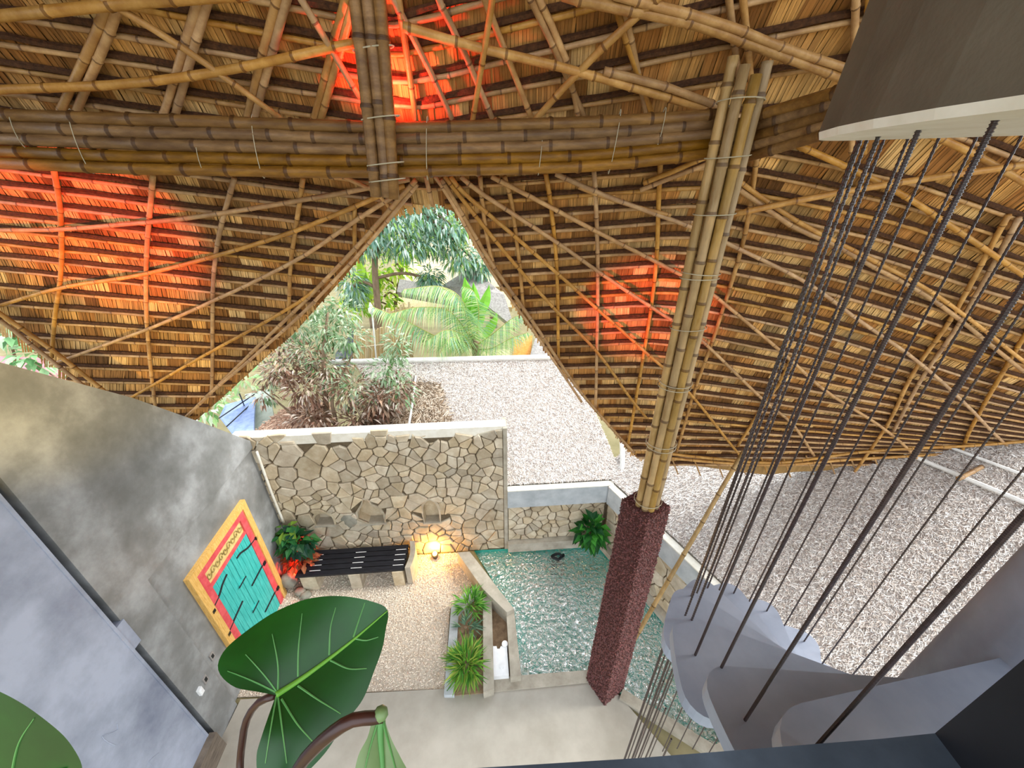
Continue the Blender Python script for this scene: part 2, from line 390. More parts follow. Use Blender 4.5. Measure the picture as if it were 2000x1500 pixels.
def holed_wall(name, fr, a0, a1, b0, b1, niches, depth, thick, m, parent):
    bm = bmesh.new()
    def ring(pts):
        vs = [bm.verts.new(fr(p[0], p[1], 0)) for p in pts]; return [bm.edges.new((vs[i], vs[(i + 1) % len(vs)])) for i in range(len(vs))]
    es = ring([(a0, b0), (a1, b0), (a1, b1), (a0, b1)])
    for q in niches: es += ring(q)
    bmesh.ops.triangle_fill(bm, use_beauty=True, use_dissolve=False, edges=es)
    me = bpy.data.meshes.new(name); bm.to_mesh(me); bm.free(); me.materials.append(m); o = link(name, me, parent)
    b = MB()
    R0 = [fr(a0, b0), fr(a1, b0), fr(a1, b1), fr(a0, b1)]; R1 = [fr(a0, b0, -thick), fr(a1, b0, -thick), fr(a1, b1, -thick), fr(a0, b1, -thick)]
    b.loft(R0, R1, cap=False); b.face(R1[::-1]); b.build('wall_body', m, parent)
    for q in niches:
        b = MB(); A = [fr(v.x, v.y, .02) for v in q]; B = [fr(v.x, v.y, -depth) for v in q]; b.loft(A, B, cap=False); b.face(B); nc = b.build('niche', M['stone'], parent)
        cq = sum(q, V((0, 0))) / len(q); b = MB(); o = [cq + (v - cq) * (1 + .045 / (v - cq).length) for v in q]; m4 = len(q)
        for i in range(m4):
            j = (i + 1) % m4; b.loft([fr(q[i].x, q[i].y, -.01), fr(q[j].x, q[j].y, -.01), fr(o[j].x, o[j].y, -.01), fr(o[i].x, o[i].y, -.01)], [fr(q[i].x, q[i].y, .036), fr(q[j].x, q[j].y, .036), fr(o[j].x, o[j].y, .03), fr(o[i].x, o[i].y, .03)])
        b.build('niche_rim', M['stone'], nc)
ws = thing('wall_front', 'tall crazy-paved sandstone wall with three niches behind the bench', None, STONE(-2.2, 0), kind='structure')
A1 = 0.0; A0 = -4.62; TOP = 3.12
holed_wall('wall_face', STONE, A0, A1, 0, TOP, NICHES, .17, .2, M['mortar'], ws)
stone_face(ws, STONE, (A0, A1 - .05, 0, TOP + .07), 296, NICHES, 3, .13)
b = MB(); b.box(STONE, A0, A1, TOP - .16, TOP + .02, -.2, .006); b.build('wall_cap', M['capw'], ws)
b = MB(); b.box(STONE, A1 - .05, A1 + .02, 0, TOP, -.3, .05); b.build('wall_end_strip', M['conc_lt'], ws)
for a, w in ((-3.52, .2), (-2.62, .26), (-1.48, .18)):
    z = {-3.52: 1.02, -2.62: .985, -1.48: .90}[a]
    b = MB(); b.box(STONE, a - w, a + w, z - .035, z + .006, -.165, .05); b.build('niche_sill', M['conc_lt'], ws)
b = MB(); b.blob(STONE(-3.08, 1.08, .01), .18, .05, .2, jit=.06); b.build('round_stone', M['rock'], ws, True)

wr = thing('wall_back', 'low stone wall with a grey concrete band behind the pool', None, STONE(1, 0), kind='structure')
b = MB(); b.box(STONE, .02, 2.06, 0, 1.28, -.25, 0); b.build('wall_body', M['mortar'], wr)
stone_face(wr, STONE, (.03, 2.0, .24, 1.27), 62, (), 11)
b = MB(); b.box(STONE, .02, 2.1, 1.24, 1.68, -.03, .09); b.build('concrete_band', M['conc_bl'], wr)
b = MB(); b.box(STONE, .02, 2.1, 1.68, 1.70, -.03, .10); b.build('band_top', M['capw'], wr)
b = MB(); b.box(STONE, .02, 1.95, 0, .24, 0, .14); b.build('wall_ledge', M['conc_lt'], wr)
wq = thing('wall_right', 'low angled stone wall with concrete coping on the far side of the pool', None, POOLW(1.5, 0), kind='structure')
b = MB(); b.box(POOLW, .0, 5.2, -.02, 1.25, -.25, 0); b.build('wall_body', M['mortar'], wq)
stone_face(wq, POOLW, (.05, 4.6, .12, 1.24), 105, (), 17)
b = MB(); b.box(POOLW, .06, 5.2, 1.243, 1.677, -.03, .09); b.build('concrete_band', M['conc_bl'], wq)
b = MB(); b.box(POOLW, .06, 5.2, 1.677, 1.697, -.03, .10); b.build('band_top', M['capw'], wq)

# ---- left concrete wall ------------------------------------------------------------------------
wl = thing('wall_left', 'dark polished concrete wall with a raking top edge beside the teal door', None, LEFT(0, 0), kind='structure')
prof = [(-1.68, 0), (1.24, 0), (1.24, 3.02), (1.10, 3.16), (.4, 3.98), (-.34, 4.82), (-1.18, 5.64), (-1.68, 6.1)]
b = MB(); b.loft([LEFT(a, z, 0) for a, z in prof], [LEFT(a, z, -.22) for a, z in prof]); b.build('wall_body', M['conc'], wl)
up = [(-1.68, 2.96), (1.24, 2.96), (1.24, 3.02), (1.10, 3.16), (.4, 3.98), (-.34, 4.82), (-1.18, 5.64), (-1.68, 6.1)]
b = MB(); b.loft([LEFT(a, z, .05) for a, z in up], [LEFT(a, z, 0) for a, z in up]); b.build('upper_band', M['conc'], wl)
b = MB(); b.box(LEFT, -1.68, -1.26, 0, 2.96, 0, .05); b.build('pilaster', M['conc'], wl)
b = MB(); b.box(LEFT, -1.77, -1.66, 2.5, 2.9, -.2, .062); b.build('slot_bridge', M['conc_near'], wl)
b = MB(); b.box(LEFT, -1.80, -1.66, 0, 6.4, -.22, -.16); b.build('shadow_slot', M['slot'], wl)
wn = thing('wall_near', 'blue-grey plastered wall nearest the viewer on the left', None, LEFT(-2.5, 0), kind='structure')
b = MB(); b.box(LEFT, -4.6, -1.765, 0, 9.0, -.22, .07); b.build('wall_body', M['conc_near'], wn)
b = MB(); b.box(LEFT, -1.79, -1.762, 0, 6.4, -.2, .076); b.build('edge_bead', M['conc_near'], wn)
for i in range(7):                         # hairline plaster ridges
    a = U(-3.2, -1.95); z = U(.6, 4.6); p = [LEFT(a, z, .07)]
    for k in range(5): a += U(-.12, .05); z += U(-.14, .1); p.append(LEFT(a, z, .07))
    b = MB(); b.tube(curve(p, .05), .006, 5); b.build('plaster_ridge', M['conc_near'], wn)
b = MB(); b.box(LEFT, -2.6, -1.74, 0, .42, .07, .16); tag(b.build('baseboard_left', M['wood']), 'weathered brown timber skirting at the foot of the near wall', None, kind='structure')
for a, z, m, lab in ((-1.13, 1.10, 'plate', 'small grey switch plate nearest the teal door'), (-1.40, 1.06, 'plate', 'small grey switch plate beside the white box'), (-1.53, 1.05, 'white', 'small white switch box nearest the dark slot')):
    t = thing('wall_switch', lab, 'switch', LEFT(a, z, .05), 'switches on the grey wall'); c = .0 if a > -1.26 else .05
    w = .035 if m == 'plate' else .03
    b = MB(); b.box(LEFT, a - w, a + w, z - .06, z + .06, c, c + .015 + (.02 if m == 'white' else 0)); b.build('plate', M[m], t)
    b = MB(); b.box(LEFT, a - w * .5, a + w * .5, z - .03, z + .03, c + .015, c + .022 + (.02 if m == 'white' else 0)); b.build('rocker', M['iron' if m == 'plate' else 'white'], t)

# ================================================================== courtyard things
# ---- painted double door -----------------------------------------------------------------------
dr = thing('door_1', 'carved teal double door in a red and yellow frame', None, LEFT(-.2, 0), kind='structure')
def dbox(name, a0, a1, z0, z1, c0, c1, m, parent=dr):
    b = MB(); b.box(LEFT, a0, a1, z0, z1, c0, c1); return b.build(name, M[m], parent)
dbox('outer_frame', -.90, -.79, 0, 2.43, 0, .07, 'yellow'); dbox('outer_frame', .39, .50, 0, 2.43, 0, .07, 'yellow'); dbox('outer_frame', -.79, .39, 2.33, 2.43, 0, .07, 'yellow')
dbox('inner_frame', -.79, -.66, 0, 2.33, 0, .05, 'red'); dbox('inner_frame', .27, .39, 0, 2.33, 0, .05, 'red'); dbox('inner_frame', -.66, .27, 2.21, 2.33, 0, .05, 'red')
dbox('rail', -.66, .27, 1.92, 1.97, 0, .045, 'red')
pn = dbox('carved_panel', -.66, .27, 1.97, 2.21, 0, .02, 'carve')
for k in range(9):                         # scrollwork
    a = -.6 + k * .1; z = 2.09; s = 1 if k % 2 else -1
    p = [LEFT(a + .05 * math.cos(t) * (1 - t / 9), z + s * .07 * math.sin(t) * (1 - t / 9), .026) for t in [q * .55 for q in range(13)]]
    b = MB(); b.tube(p, .009, 5); b.build('scroll', M['carved'], pn)
for a0, a1 in ((-.66, -.198), (-.190, .27)):
    lf = dbox('door_leaf', a0, a1, .02, 1.92, 0, .03, 'teal')
    w = (a1 - a0) / 5
    for k in range(5): dbox('plank', a0 + k * w + .003, a0 + (k + 1) * w - .003, .02, 1.92, .03, .038, 'teal', lf)
for pts in ([(443, 1122), (434, 1143), (429, 1161), (418, 1184), (415, 1194)], [(499, 1050), (485, 1069), (470, 1080), (463, 1090)], [(515, 1100), (492, 1144)], [(541, 1149), (518, 1195)], [(474, 1174), (445, 1238)]):
    q = [LEFT.hit(*p, .045) for p in pts]; p = curve([LEFT(a, z, .045) for a, z in q], .05)
    b = MB(); b.tube(p, .014, 6); h = b.build('strap_hinge', M['iron'], dr)
    a, z = q[-1] if q[-1][0] < q[0][0] and q[0][0] < -.1 else q[0]
    b = MB(); b.box(LEFT, a - .03, a + .03, z - .03, z + .03, .04, .07); b.build('hinge_knuckle', M['iron'], h)
for px, py in ((472, 1137), (498, 1185)):
    a, z = LEFT.hit(px, py, .05)
    b = MB(); b.box(LEFT, a - .07, a + .07, z - .025, z + .025, .035, .06); lt = b.build('latch', M['teal'], dr)
    b = MB(); b.tube([LEFT(a - .1, z, .066), LEFT(a + .1, z, .066)], .01, 6); b.build('bolt', M['iron'], lt)

# ---- pool --------------------------------------------------------------------------------------
pt = thing('swimming_pool', 'teal plastered plunge pool set into the courtyard', 'pool', (1.5, 4, 0))
b = MB(); n = len(POOL)
for i in range(n):
    p, q = POOL[i], POOL[(i + 1) % n]; b.face([(p.x, p.y, -1.4), (q.x, q.y, -1.4), (q.x, q.y, .0), (p.x, p.y, .0)])
b.face([(p.x, p.y, -1.4) for p in POOL]); b.build('basin', M['basin'], pt)
slab('pool_step', poly_z([(915, 1087), (963, 1086), (972, 1150), (958, 1140)], -.2), -1.38, -.2, M['steps'], pt)
slab('pool_step', poly_z([(964, 1088), (996, 1088), (1000, 1180), (973, 1152)], -.42), -1.38, -.42, M['steps'], pt)
b = MB(); b.face([(p.x, p.y, -.07) for p in POOL]); wo = b.build('pool_water', M['water'])
tag(wo, 'rippled green water filling the plunge pool', 'water', kind='stuff')
b = MB(); b.box(POOLW, .05, 3.9, -.02, .11, 0, .13); b.build('side_coping', M['conc_lt'], pt)
slab('front_coping', poly_z([(947, 1352), (962, 1325), (1015, 1319), (1180, 1306), (1200, 1330), (1147, 1332)], .06), -.02, .06, M['conc_lt'], pt)
slab('side_kerb', [V((1.62, 2.80)), V((1.70, 2.92)), V((2.80, 2.26)), V((3.5, 2.5)), V((3.6, 2.35)), V((2.78, 2.10))], -.02, .08, M['conc_lt'], pt)
b = MB(); p = at_z(1087, 1087, -.05); b.tube([p + V((.1 * math.cos(a), .06 * math.sin(a), .02 * math.sin(2 * a))) for a in [k * .37 for k in range(15)]] + [p + V((.16, .05, 0))], .028, 6)
tag(b.build('hose_ring', M['iron'], None, True), 'black hose ring floating at the back of the pool', 'hose')
ch = thing('overflow_channel', 'raised concrete channel walls between planting bed and pool', 'channel', at_z(970, 1250, 0))
slab('diagonal_wall', poly_z([(893, 1079), (917, 1077), (1004, 1189), (990, 1196), (943, 1150)], .34), -.3, .34, M['conc_lt'], ch)
slab('left_wall', poly_z([(944, 1352), (965, 1345), (960, 1164), (943, 1150)], .22), -.3, .22, M['conc_lt'], ch)
slab('right_wall', poly_z([(997, 1323), (1018, 1319), (1004, 1190), (989, 1197)], .22), -.3, .22, M['conc_lt'], ch)
slab('channel_floor', poly_z([(955, 1335), (1010, 1322), (995, 1195), (950, 1160)], -.02), -.03, .012, M['soil'], ch)
t = thing('skimmer_cover', 'white plastic skimmer cover at the near end of the channel', 'cover', at_z(980, 1300, .05))
slab('cover_plate', poly_z([(963, 1321), (994, 1318), (990, 1263), (978, 1262), (976, 1267), (971, 1267), (970, 1262), (963, 1262)], .17), .013, .17, M['white'], t)
b = MB(); p = at_z(986, 1257, .19); b.tube([p - V((0, 0, .17)), p], .05, 12); b.build('spout', M['white'], t)
b = MB(); p = at_z(980, 1303, .172); b.tube([p, p + V((0, 0, .02))], .03, 12); b.build('knob', M['white'], t)
bd = thing('planting_bed', 'narrow soil bed edged with a concrete kerb', 'planting bed', at_z(910, 1260, 0))
slab('kerb', poly_z([(867, 1357), (887, 1357), (895, 1200), (912, 1180), (946, 1152), (941, 1134), (905, 1160), (881, 1187)], .12), -.02, .12, M['conc_bl'], bd)
slab('soil', poly_z([(886, 1358), (947, 1353), (944, 1150), (912, 1178), (895, 1200)], .05), -.01, .05, M['soil'], bd)

# ---- leaves ------------------------------------------------------------------------------------
def rv(s=1.): return V((U(-s, s), U(-s, s), U(-s, s)))
def leaf(mb, p, d, L, w, c, fold=.15):
    d = d.normalized(); s = d.cross(V((0, 0, 1)));
    s = s.normalized() if s.length > .05 else V((1, 0, 0)); s = (s + rv(.35)).normalized(); nrm = s.cross(d)
    i = len(mb.v); m = p + d * (L * .42); t = p + d * L - V((0, 0, L * .18))
    mb.v += [tuple(p), tuple(m + s * w * .5 + nrm * fold * w), tuple(m), tuple(m - s * w * .5 + nrm * fold * w), tuple(t)]
    mb.f += [(i, i + 1, i + 2), (i, i + 2, i + 3), (i + 1, i + 4, i + 2), (i + 2, i + 4, i + 3)]; mb.c += [c] * 4
def shade(h, k=.25):
    c = srgb(h); f = 1 + U(-k, k); return (c[0] * f, c[1] * f, c[2] * f)
def bush(mb, c, rad, n, L, w, hues, droop=.3):
    c = V(c)
    for _ in range(n):
        d = V((random.gauss(0, 1), random.gauss(0, 1), random.gauss(0, 1))).normalized(); r = R() ** .4
        p = c + V((d.x * rad[0], d.y * rad[1], d.z * rad[2])) * r
        leaf(mb, p, d + rv(.5) - V((0, 0, droop)), L * U(.6, 1.2), w * U(.7, 1.2), shade(random.choice(hues)))
GREEN = ['#1f4d2a', '#2c6b38', '#22583a', '#3d7d3a', '#184030']
t = thing('climbing_plant', 'dark broad-leaved climbing plant glowing red at the foot by the door', 'plant', STONE(-4.05, 0, .3))
b = MB(); b.tube(curve([STONE(-4.05, .3, .32), STONE(-4.1, .7, .3), STONE(-4.05, 1.2, .25)]), .02, 6); b.build('stem', M['bark'], t)
b = MB(); bush(b, STONE(-3.98, 1.0, .34), (.28, .18, .28), 150, .2, .13, GREEN, .6); bush(b, STONE(-4.1, 1.25, .3), (.2, .15, .12), 16, .2, .13, ['#7fa33a', '#5f8f34']); b.build('foliage', M['foliage'], t)
b = MB(); bush(b, STONE(-4.0, .55, .36), (.3, .2, .24), 170, .17, .08, ['#b0603c', '#a04c34', '#8a5a3a', '#c07a50'], .3); b.build('lower_foliage', M['foliage'], t)  # reddish leaf hues put part of the lamp's red glow into the colour
b = MB(); b.tube([STONE(-4.05, 0, .32), STONE(-4.05, .1, .32), STONE(-4.05, .3, .32)], [.13, .16, .18], 12); b.build('pot', M['pot'], t, True)
b = MB(); b.tube(curve([STONE(-4.24, 1.2, .07), STONE(-4.235, 2.0, .075), STONE(-4.21, 2.9, .07)]), .022, 8); tag(b.build('white_pipe', M['capw'], None, True), 'white pipe running up the stone wall above the climbing plant', 'pipe')
t = thing('corner_plant', 'dark green leafy plant in the corner behind the pool', 'plant', STONE(1.8, .1, .2))
b = MB(); bush(b, STONE(1.70, .62, .27), (.26, .15, .34), 120, .24, .15, ['#1f5a24', '#2f7a2c', '#174a22', '#4b9a38'], .4); b.build('foliage', M['foliage'], t)
b = MB()
for k in range(5): b.tube(curve([STONE(1.8 + U(-.05, .05), .11, .16), STONE(1.8 + U(-.2, .2), .7, .2)]), .012, 5)
b.build('stem', M['bark'], t)
def fan_plant(name, lab, px, py, n, L, hues, z=.05):
    p0 = at_z(px, py, z); t = thing(name, lab, 'plant', p0)
    b = MB()
    for k in range(n):
        a = U(0, 6.283); e = U(.15, 1.3); d = V((math.cos(a) * math.cos(e), math.sin(a) * math.cos(e), math.sin(e)))
        st = p0 + V((0, 0, .1)) + d * U(.06, .24)
        fd = d
        for q in range(9):
            dd = (fd + rv(.55)).normalized(); leaf(b, st, dd, L * U(.7, 1.15), .024, shade(random.choice(hues)), .05)
    b.build('foliage', M['foliage'], t)
    b = MB(); b.tube([p0 - V((0, 0, .02)), p0 + V((0, 0, .16))], .025, 6); b.build('stem', M['bark'], t)
fan_plant('fan_palm', 'small bright green fan palm at the far end of the bed', 917, 1192, 26, .26, ['#5f9f3f', '#74b44a', '#4a8a38', '#8cc45a'])
fan_plant('grass_tuft', 'small blue-green spiky tuft in the middle of the bed', 911, 1236, 9, .22, ['#6d9076', '#587d66', '#8aa88c'])
fan_plant('fan_palm', 'larger yellow-green fan palm at the near end of the bed', 914, 1308, 46, .31, ['#6aa53e', '#86bb4a', '#4d8a36', '#b0c25a'])

# ---- bench -------------------------------------------------------------------------------------
bt = thing('bench', 'long black slatted bench on stone feet below the stone wall', 'bench', STONE(-2.95, 0, .4))
def sbox(name, a0, a1, z0, z1, c0, c1, m, parent):
    b = MB(); b.box(STONE, a0, a1, z0, z1, c0, c1); return b.build(name, M[m], parent)
for k in range(5):
    c = .14 + k * .115; sl = sbox('slat', -3.98 + k * .0, -1.99, .41, .45, c, c + .098, 'bench', bt)
    for a in (-3.72 + k * .02, -2.9, -2.12):
        if k < 4: sbox('spacer', a - .1, a + .1, .42, .447, c + .1, c + .113, 'white', bt)
for a, c0, c1, w in ((-3.78, .15, .68, .14), (-2.92, .18, .72, .1), (-2.12, .15, .72, .1)):
    b = MB(); P = []
    for x, y in ((-w, c0), (w, c0), (w * 1.1, (c0 + c1) / 2), (w, c1), (-w, c1), (-w * 1.1, (c0 + c1) / 2)): P.append(STONE(a + x, 0, y))
    b.loft(P, [p + V((0, 0, .41)) for p in P]); b.build('stone_foot', M['stone'], bt)
b = MB(); P = [STONE(-1.97 + .05 * math.sin(k / 8 * math.pi), 0, .1 + .6 * k / 8) for k in range(9)] + [STONE(-1.87 + .05 * math.sin(k / 8 * math.pi), 0, .1 + .6 * k / 8) for k in range(8, -1, -1)]
b.loft(P, [p + V((0, 0, .5)) for p in P]); b.build('end_slab', M['conc_lt'], bt)
for i, (a, c, s, z) in enumerate(((-4.16, .62, .13, .2), (-3.98, .72, .1, .0), (-3.84, .80, .09, .0))):
    b = MB(); b.blob(STONE(a, z + s * .55, c), s * 1.2, s, s * .6 + z * .5, jit=.12)
    tag(b.build('boulder', M['rock'], None, True), ['grey boulder below the red glowing leaves', 'grey boulder in front of the left bench foot', 'smallest grey boulder beside the left bench foot'][i], 'rock', 'boulders by the bench')

# ---- the two lit lamps -------------------------------------------------------------------------
def lamp(name, lab, p, colr, power, bulb, r=.05):
    t = thing(name, lab, 'lamp', p); p = V(p)
    b = MB(); b.tube([p, p + V((0, 0, .05)), p + V((0, 0, .10))], [.05, .06, .075], 12); b.build('housing', M['brass'], t, True)
    b = MB(); b.blob(p + V((0, 0, .12)), r, r, r * .8, seg=12, rings=7); b.build('bulb', M[bulb], t, True)
    l = bpy.data.lights.new(name, 'POINT'); l.color = colr; l.energy = power; l.shadow_soft_size = .05
    o = bpy.data.objects.new('lamp_light', l); col.objects.link(o); o.parent = t; o.location = (0, 0, .2)
lamp('wall_washer_lamp', 'glowing amber lamp on the gravel against the stone wall', STONE(-1.50, 0, .14), (1, .5, .10), 22, 'bulb_a')
lamp('garden_lamp', 'small orange lamp inside the red glowing climbing plant', STONE(-3.96, .22, .50), (1, .05, .02), 30, 'bulb_r', .045)

# ================================================================== pillar, column, beams
PC = V((1.44, 3.0))
def sq(w, ang, z): return [V((PC.x + w * math.cos(ang + k * math.pi / 2), PC.y + w * math.sin(ang + k * math.pi / 2), z)) for k in range(4)]
ANG = math.radians(-103)
pl = thing('pebble_pillar', 'square dark red pebble-dashed pillar at the edge of the pool', 'pillar', (PC.x, PC.y, 0))
b = MB(); b.loft(sq(.28, ANG, 0), sq(.245, ANG, 3.9)); b.build('core', M['redcore'], pl)
b = MB(); lo, hi = sq(.283, ANG, 0), sq(.248, ANG, 3.9)
for _ in range(15000):
    k = random.randrange(4); u, z = R(), R()
    if R() < .02: p = hi[0].lerp(hi[1], R()).lerp(hi[3].lerp(hi[2], R()), R()) + V((0, 0, 0)); n = V((0, 0, 1))
    else:
        p = lo[k].lerp(lo[(k + 1) % 4], u).lerp(hi[k].lerp(hi[(k + 1) % 4], u), z); e = lo[(k + 1) % 4] - lo[k]; n = V((e.y, -e.x, 0)).normalized()
    s = U(.008, .017); x = n.orthogonal().normalized(); y = n.cross(x); a = U(0, 6.28); x, y = x * math.cos(a) + y * math.sin(a), y * math.cos(a) - x * math.sin(a)
    i = len(b.v); b.v += [tuple(q) for q in (p + x * s, p + y * s * .6, p - x * s, p - y * s * .6, p + n * s * U(.7, 1.3))]
    f = U(.55, 1.35); c = (f, f * U(.9, 1.05), f * U(.9, 1.1)); b.f += [(i, i + 1, i + 4), (i + 1, i + 2, i + 4), (i + 2, i + 3, i + 4), (i + 3, i, i + 4)]; b.c += [c] * 4
b.build('pebble_coat', M['redpeb'], pl, kind='stuff')
cl = thing('bamboo_column', 'bundle of tall bamboo poles rising from the pebble pillar', 'column', (PC.x, PC.y, 3.9))
offs = [(-.105, -.03), (-.05, -.085), (.02, -.10), (.085, -.06), (.105, .01), (-.02, .02), (.04, .06)]
for i, (x, y) in enumerate(offs):
    b = MB(); top = 7.62 - .05 * i + (.12 if i == 3 else 0); bamboo(b, curve([V((PC.x + x * .85, PC.y + y, 3.82)), V((PC.x + x * .95, PC.y + y, 5.6)), V((PC.x + x * 1.05, PC.y + y, top))]), .036, .34, 10); b.build('pole', M['bamboo_pale'], cl, True)
def ring_path(c, ax, ay, rx, ry, n=18): return [c + ax * (rx * math.cos(2 * math.pi * k / n)) + ay * (ry * math.sin(2 * math.pi * k / n)) for k in range(n + 1)]
for z in (3.98, 4.7, 4.74, 5.35, 5.40, 5.9, 6.3, 6.34, 6.75, 7.1, 7.4):
    b = MB(); b.tube(ring_path(V((PC.x, PC.y - .02, z)), V((1, 0, U(-.08, .08))), V((0, 1, U(-.1, .1))), .142, .125), .0035, 5); b.build('lashing', M['lash'], cl)
# main beam: five poles one above the other
def lerp_tab(tab, x):
    for (x0, y0), (x1, y1) in zip(tab, tab[1:]):
        if x <= x1: return y0 + (y1 - y0) * (x - x0) / (x1 - x0)
    (x0, y0), (x1, y1) = tab[-2:]; return y1 + (y1 - y0) / (x1 - x0) * (x - x1)
BT = [(-300, 200), (0, 213), (250, 221), (500, 229), (700, 238), (900, 237), (1150, 229), (1350, 220), (1420, 214)]
BB = [(-300, 318), (0, 331), (250, 341), (500, 346), (700, 348), (900, 344), (1150, 336), (1350, 313), (1420, 304)]
bm_ = thing('bamboo_beam', 'long horizontal beam of five stacked bamboo poles across the hall', 'beam', at_y(700, 290, 3.1))
for i in range(5):
    f = (i + .5) / 5; P = [at_y(x, lerp_tab(BT, x) * (1 - f) + lerp_tab(BB, x) * f, 3.12) for x in (-300, 0, 250, 500, 700, 900, 1150, 1300, 1415)]
    b = MB(); bamboo(b, curve(P, .2), .0385, .36, 10, 1., .006); b.build('pole', M['bamboo_dark'], bm_, True)
for i, x in enumerate((160, 395, 505, 40, 835, 1055, 1200, 1290)):
    y = (lerp_tab(BT, x) + lerp_tab(BB, x)) / 2; half = (.17, .09, .17, .1)[i % 4]; c = at_y(x, y + (0, 22, 0, -20)[i % 4], 3.12)
    b = MB(); b.tube(ring_path(c, V((.1, 0, 1)).normalized(), V((0, 1, 0)), half + .02, .043), .0025, 5); b.build('lashing', M['lash'], bm_)
side = thing('bamboo_side_beam', 'five-pole bamboo beam rising from the column towards the stair', 'beam', at_y(1570, 230, 3))
for i in range(5):
    f = i / 4; P = [at_y(1462, 233 + 72 * f, 3.08), at_y(1570, 200 + 74 * f, 2.8), at_y(1690, 165 + 72 * f, 2.5), at_y(1860, 118 + 75 * f, 2.15)]
    b = MB(); bamboo(b, curve(P, .2), .034, .34, 10, 1., .005); b.build('pole', M['bamboo_dark'], side, True)
kp = thing('bamboo_king_post', 'three-pole bamboo post hanging in front of the main beam', 'post', at_y(757, 380, 2.97))
for i, ((x0, y0), (x1, y1)) in enumerate((((689, -40), (735, 384)), ((713, -40), (757, 386)), ((738, -40), (769, 389)))):
    b = MB(); bamboo(b, curve([at_y(x1, y1, 2.99), at_y((x0 + x1) / 2 + 2, (y0 + y1) / 2, 2.97), at_y(x0, y0, 2.95)], .2), .0385, .36, 10, .97, .004); b.build('pole', M['bamboo_dark'], kp, True)
for y in (95, 230, 320, 352):
    x = 715 + (y + 20) * .105; b = MB(); b.tube(ring_path(at_y(x + 2, y, 2.98), V((1, 0, .1)), V((0, 1, 0)), .125, .05), .004, 5); b.build('lashing', M['lash'], kp)
b = MB(); bamboo(b, curve([at_y(1452, 882, 4.35), at_z(1196, 1322, .05)], .2), .03, .5, 10, 1.15, .006)
tag(b.build('bamboo_prop', M['bamboo_pale'], None, True), 'single slanting bamboo prop from the eave down to the pillar foot', 'pole')

# ================================================================== the great thatched roof
PROF = [(-5.0, 4.72), (-4, 4.66), (-3, 4.56), (-2, 4.42), (-1, 4.18), (-.3, 3.88), (.2, 3.58), (.6, 3.28), (1.1, 2.82), (1.5, 2.30), (1.85, 1.7), (2.2, .9), (2.4, .2)]
def roofY(X, h):
    y = lerp_tab(PROF, h)
    if X > 2: y -= .13 * (X - 2) ** 1.15 * max(0., min(1., (h + 3.8) / 2.4))
    return y
def on_roof(px, py, off=0.):
    r = ray(px, py); lo, hi = .3, 14.
    for _ in range(40):
        t = (lo + hi) / 2; p = r * t
        if p.y < roofY(p.x, p.z) - off: lo = t
        else: hi = t
    p = r * lo; return V((p.x, p.y, p.z + H))
EDGE = [(-500, 440), (-250, 520), (-60, 590), (0, 625), (55, 673), (117, 717), (150, 765), (235, 850), (330, 868), (413, 797), (472, 743), (511, 707), (562, 664), (605, 615), (654, 560), (700, 505), (735, 450), (770, 420), (810, 407), (850, 403), (888, 415), (905, 440), (940, 495), (975, 560), (1030, 640), (1085, 715), (1160, 800), (1235, 893), (1300, 908), (1380, 917), (1450, 927), (1500, 932), (1560, 926), (1700, 921), (1900, 906), (2000, 898), (2200, 880), (2500, 850)]
EDGE3 = [on_roof(*e) for e in EDGE]
EX = [(p.x, p.z - H) for p in EDGE3]
for i in range(1, len(EX)):
    if EX[i][0] <= EX[i - 1][0]: EX[i] = (EX[i - 1][0] + .004, EX[i][1])
def hmin(X): return lerp_tab(EX, X) if X > EX[0][0] else EX[0][1]
def cl01(x): return max(0., min(1., x))
XC = -.72
def level(k, X):                           # height of purlin course k at X
    fade = cl01((k + 2.9) / 1.5); dx = X - XC
    h = k + (.125 * -dx if dx < 0 else (.07 + .09 * cl01(k / .5)) * min(dx, 4.)) * fade
    x0 = 1.5 + max(0., k) * 2.2
    if X > x0: d = X - x0; h -= .27 * d * d / (d + .5) * cl01((k + 3.7) / 2.2)
    return h
LEVELS = []
k = -3.95
while k < 2.3:
    LEVELS.append(k); dy = (lerp_tab(PROF, k + .02) - lerp_tab(PROF, k)) / .02; k += .158 / math.sqrt(1 + dy * dy)
XL, XR = -6.6, 8.2
def xr(h): return 5.0 - .75 * min(0., h)       # unseen right end of the roof, cut on a rake to let daylight in
def rp(X, h, off=0.): return V((X, roofY(X, h) - off, h + H))
rf = thing('thatched_roof', 'sweeping bamboo and palm thatch roof with an arched opening', 'roof', (0, 4, 7))
b = MB(); hues = ['#f6d9a8', '#e2bd86', '#cda06a', '#b58a58', '#f9e2b8', '#d9b480', '#a57c4c']
for i in range(len(LEVELS) - 1):
    k0, k1 = LEVELS[i], LEVELS[i + 1]; X = XL; pw = 0
    while X < XR:
        if pw <= 0: pw = random.randint(6, 13); base = random.choice(hues); pj = U(-.05, .08); tone = U(.62, 1.08) if R() > .12 else U(.4, .6)
        pw -= 1; w = U(.012, .026)
        h1 = level(k1, X); h0 = level(k0, X) - .03
        if h1 > hmin(X) + .02 and X < xr(h1):
            lo = max(h0, hmin(X) + U(-.06, .03)); sl = (h1 - lo) * (pj + .14 * X * cl01((2.6 - X) / 2.2))
            f = tone * U(.72, 1.15); c = srgb(base); c = (c[0] * f, c[1] * f, c[2] * f)
            o0, o1 = U(-.012, .004), U(.008, .02)
            b.face([rp(X, h1, o1), rp(X + w * .92, h1, o1), rp(X + w * .92 + sl, lo, o0), rp(X + sl, lo, o0)], c)
        X += w
b.build('thatch', M['thatch'], rf, kind='stuff')
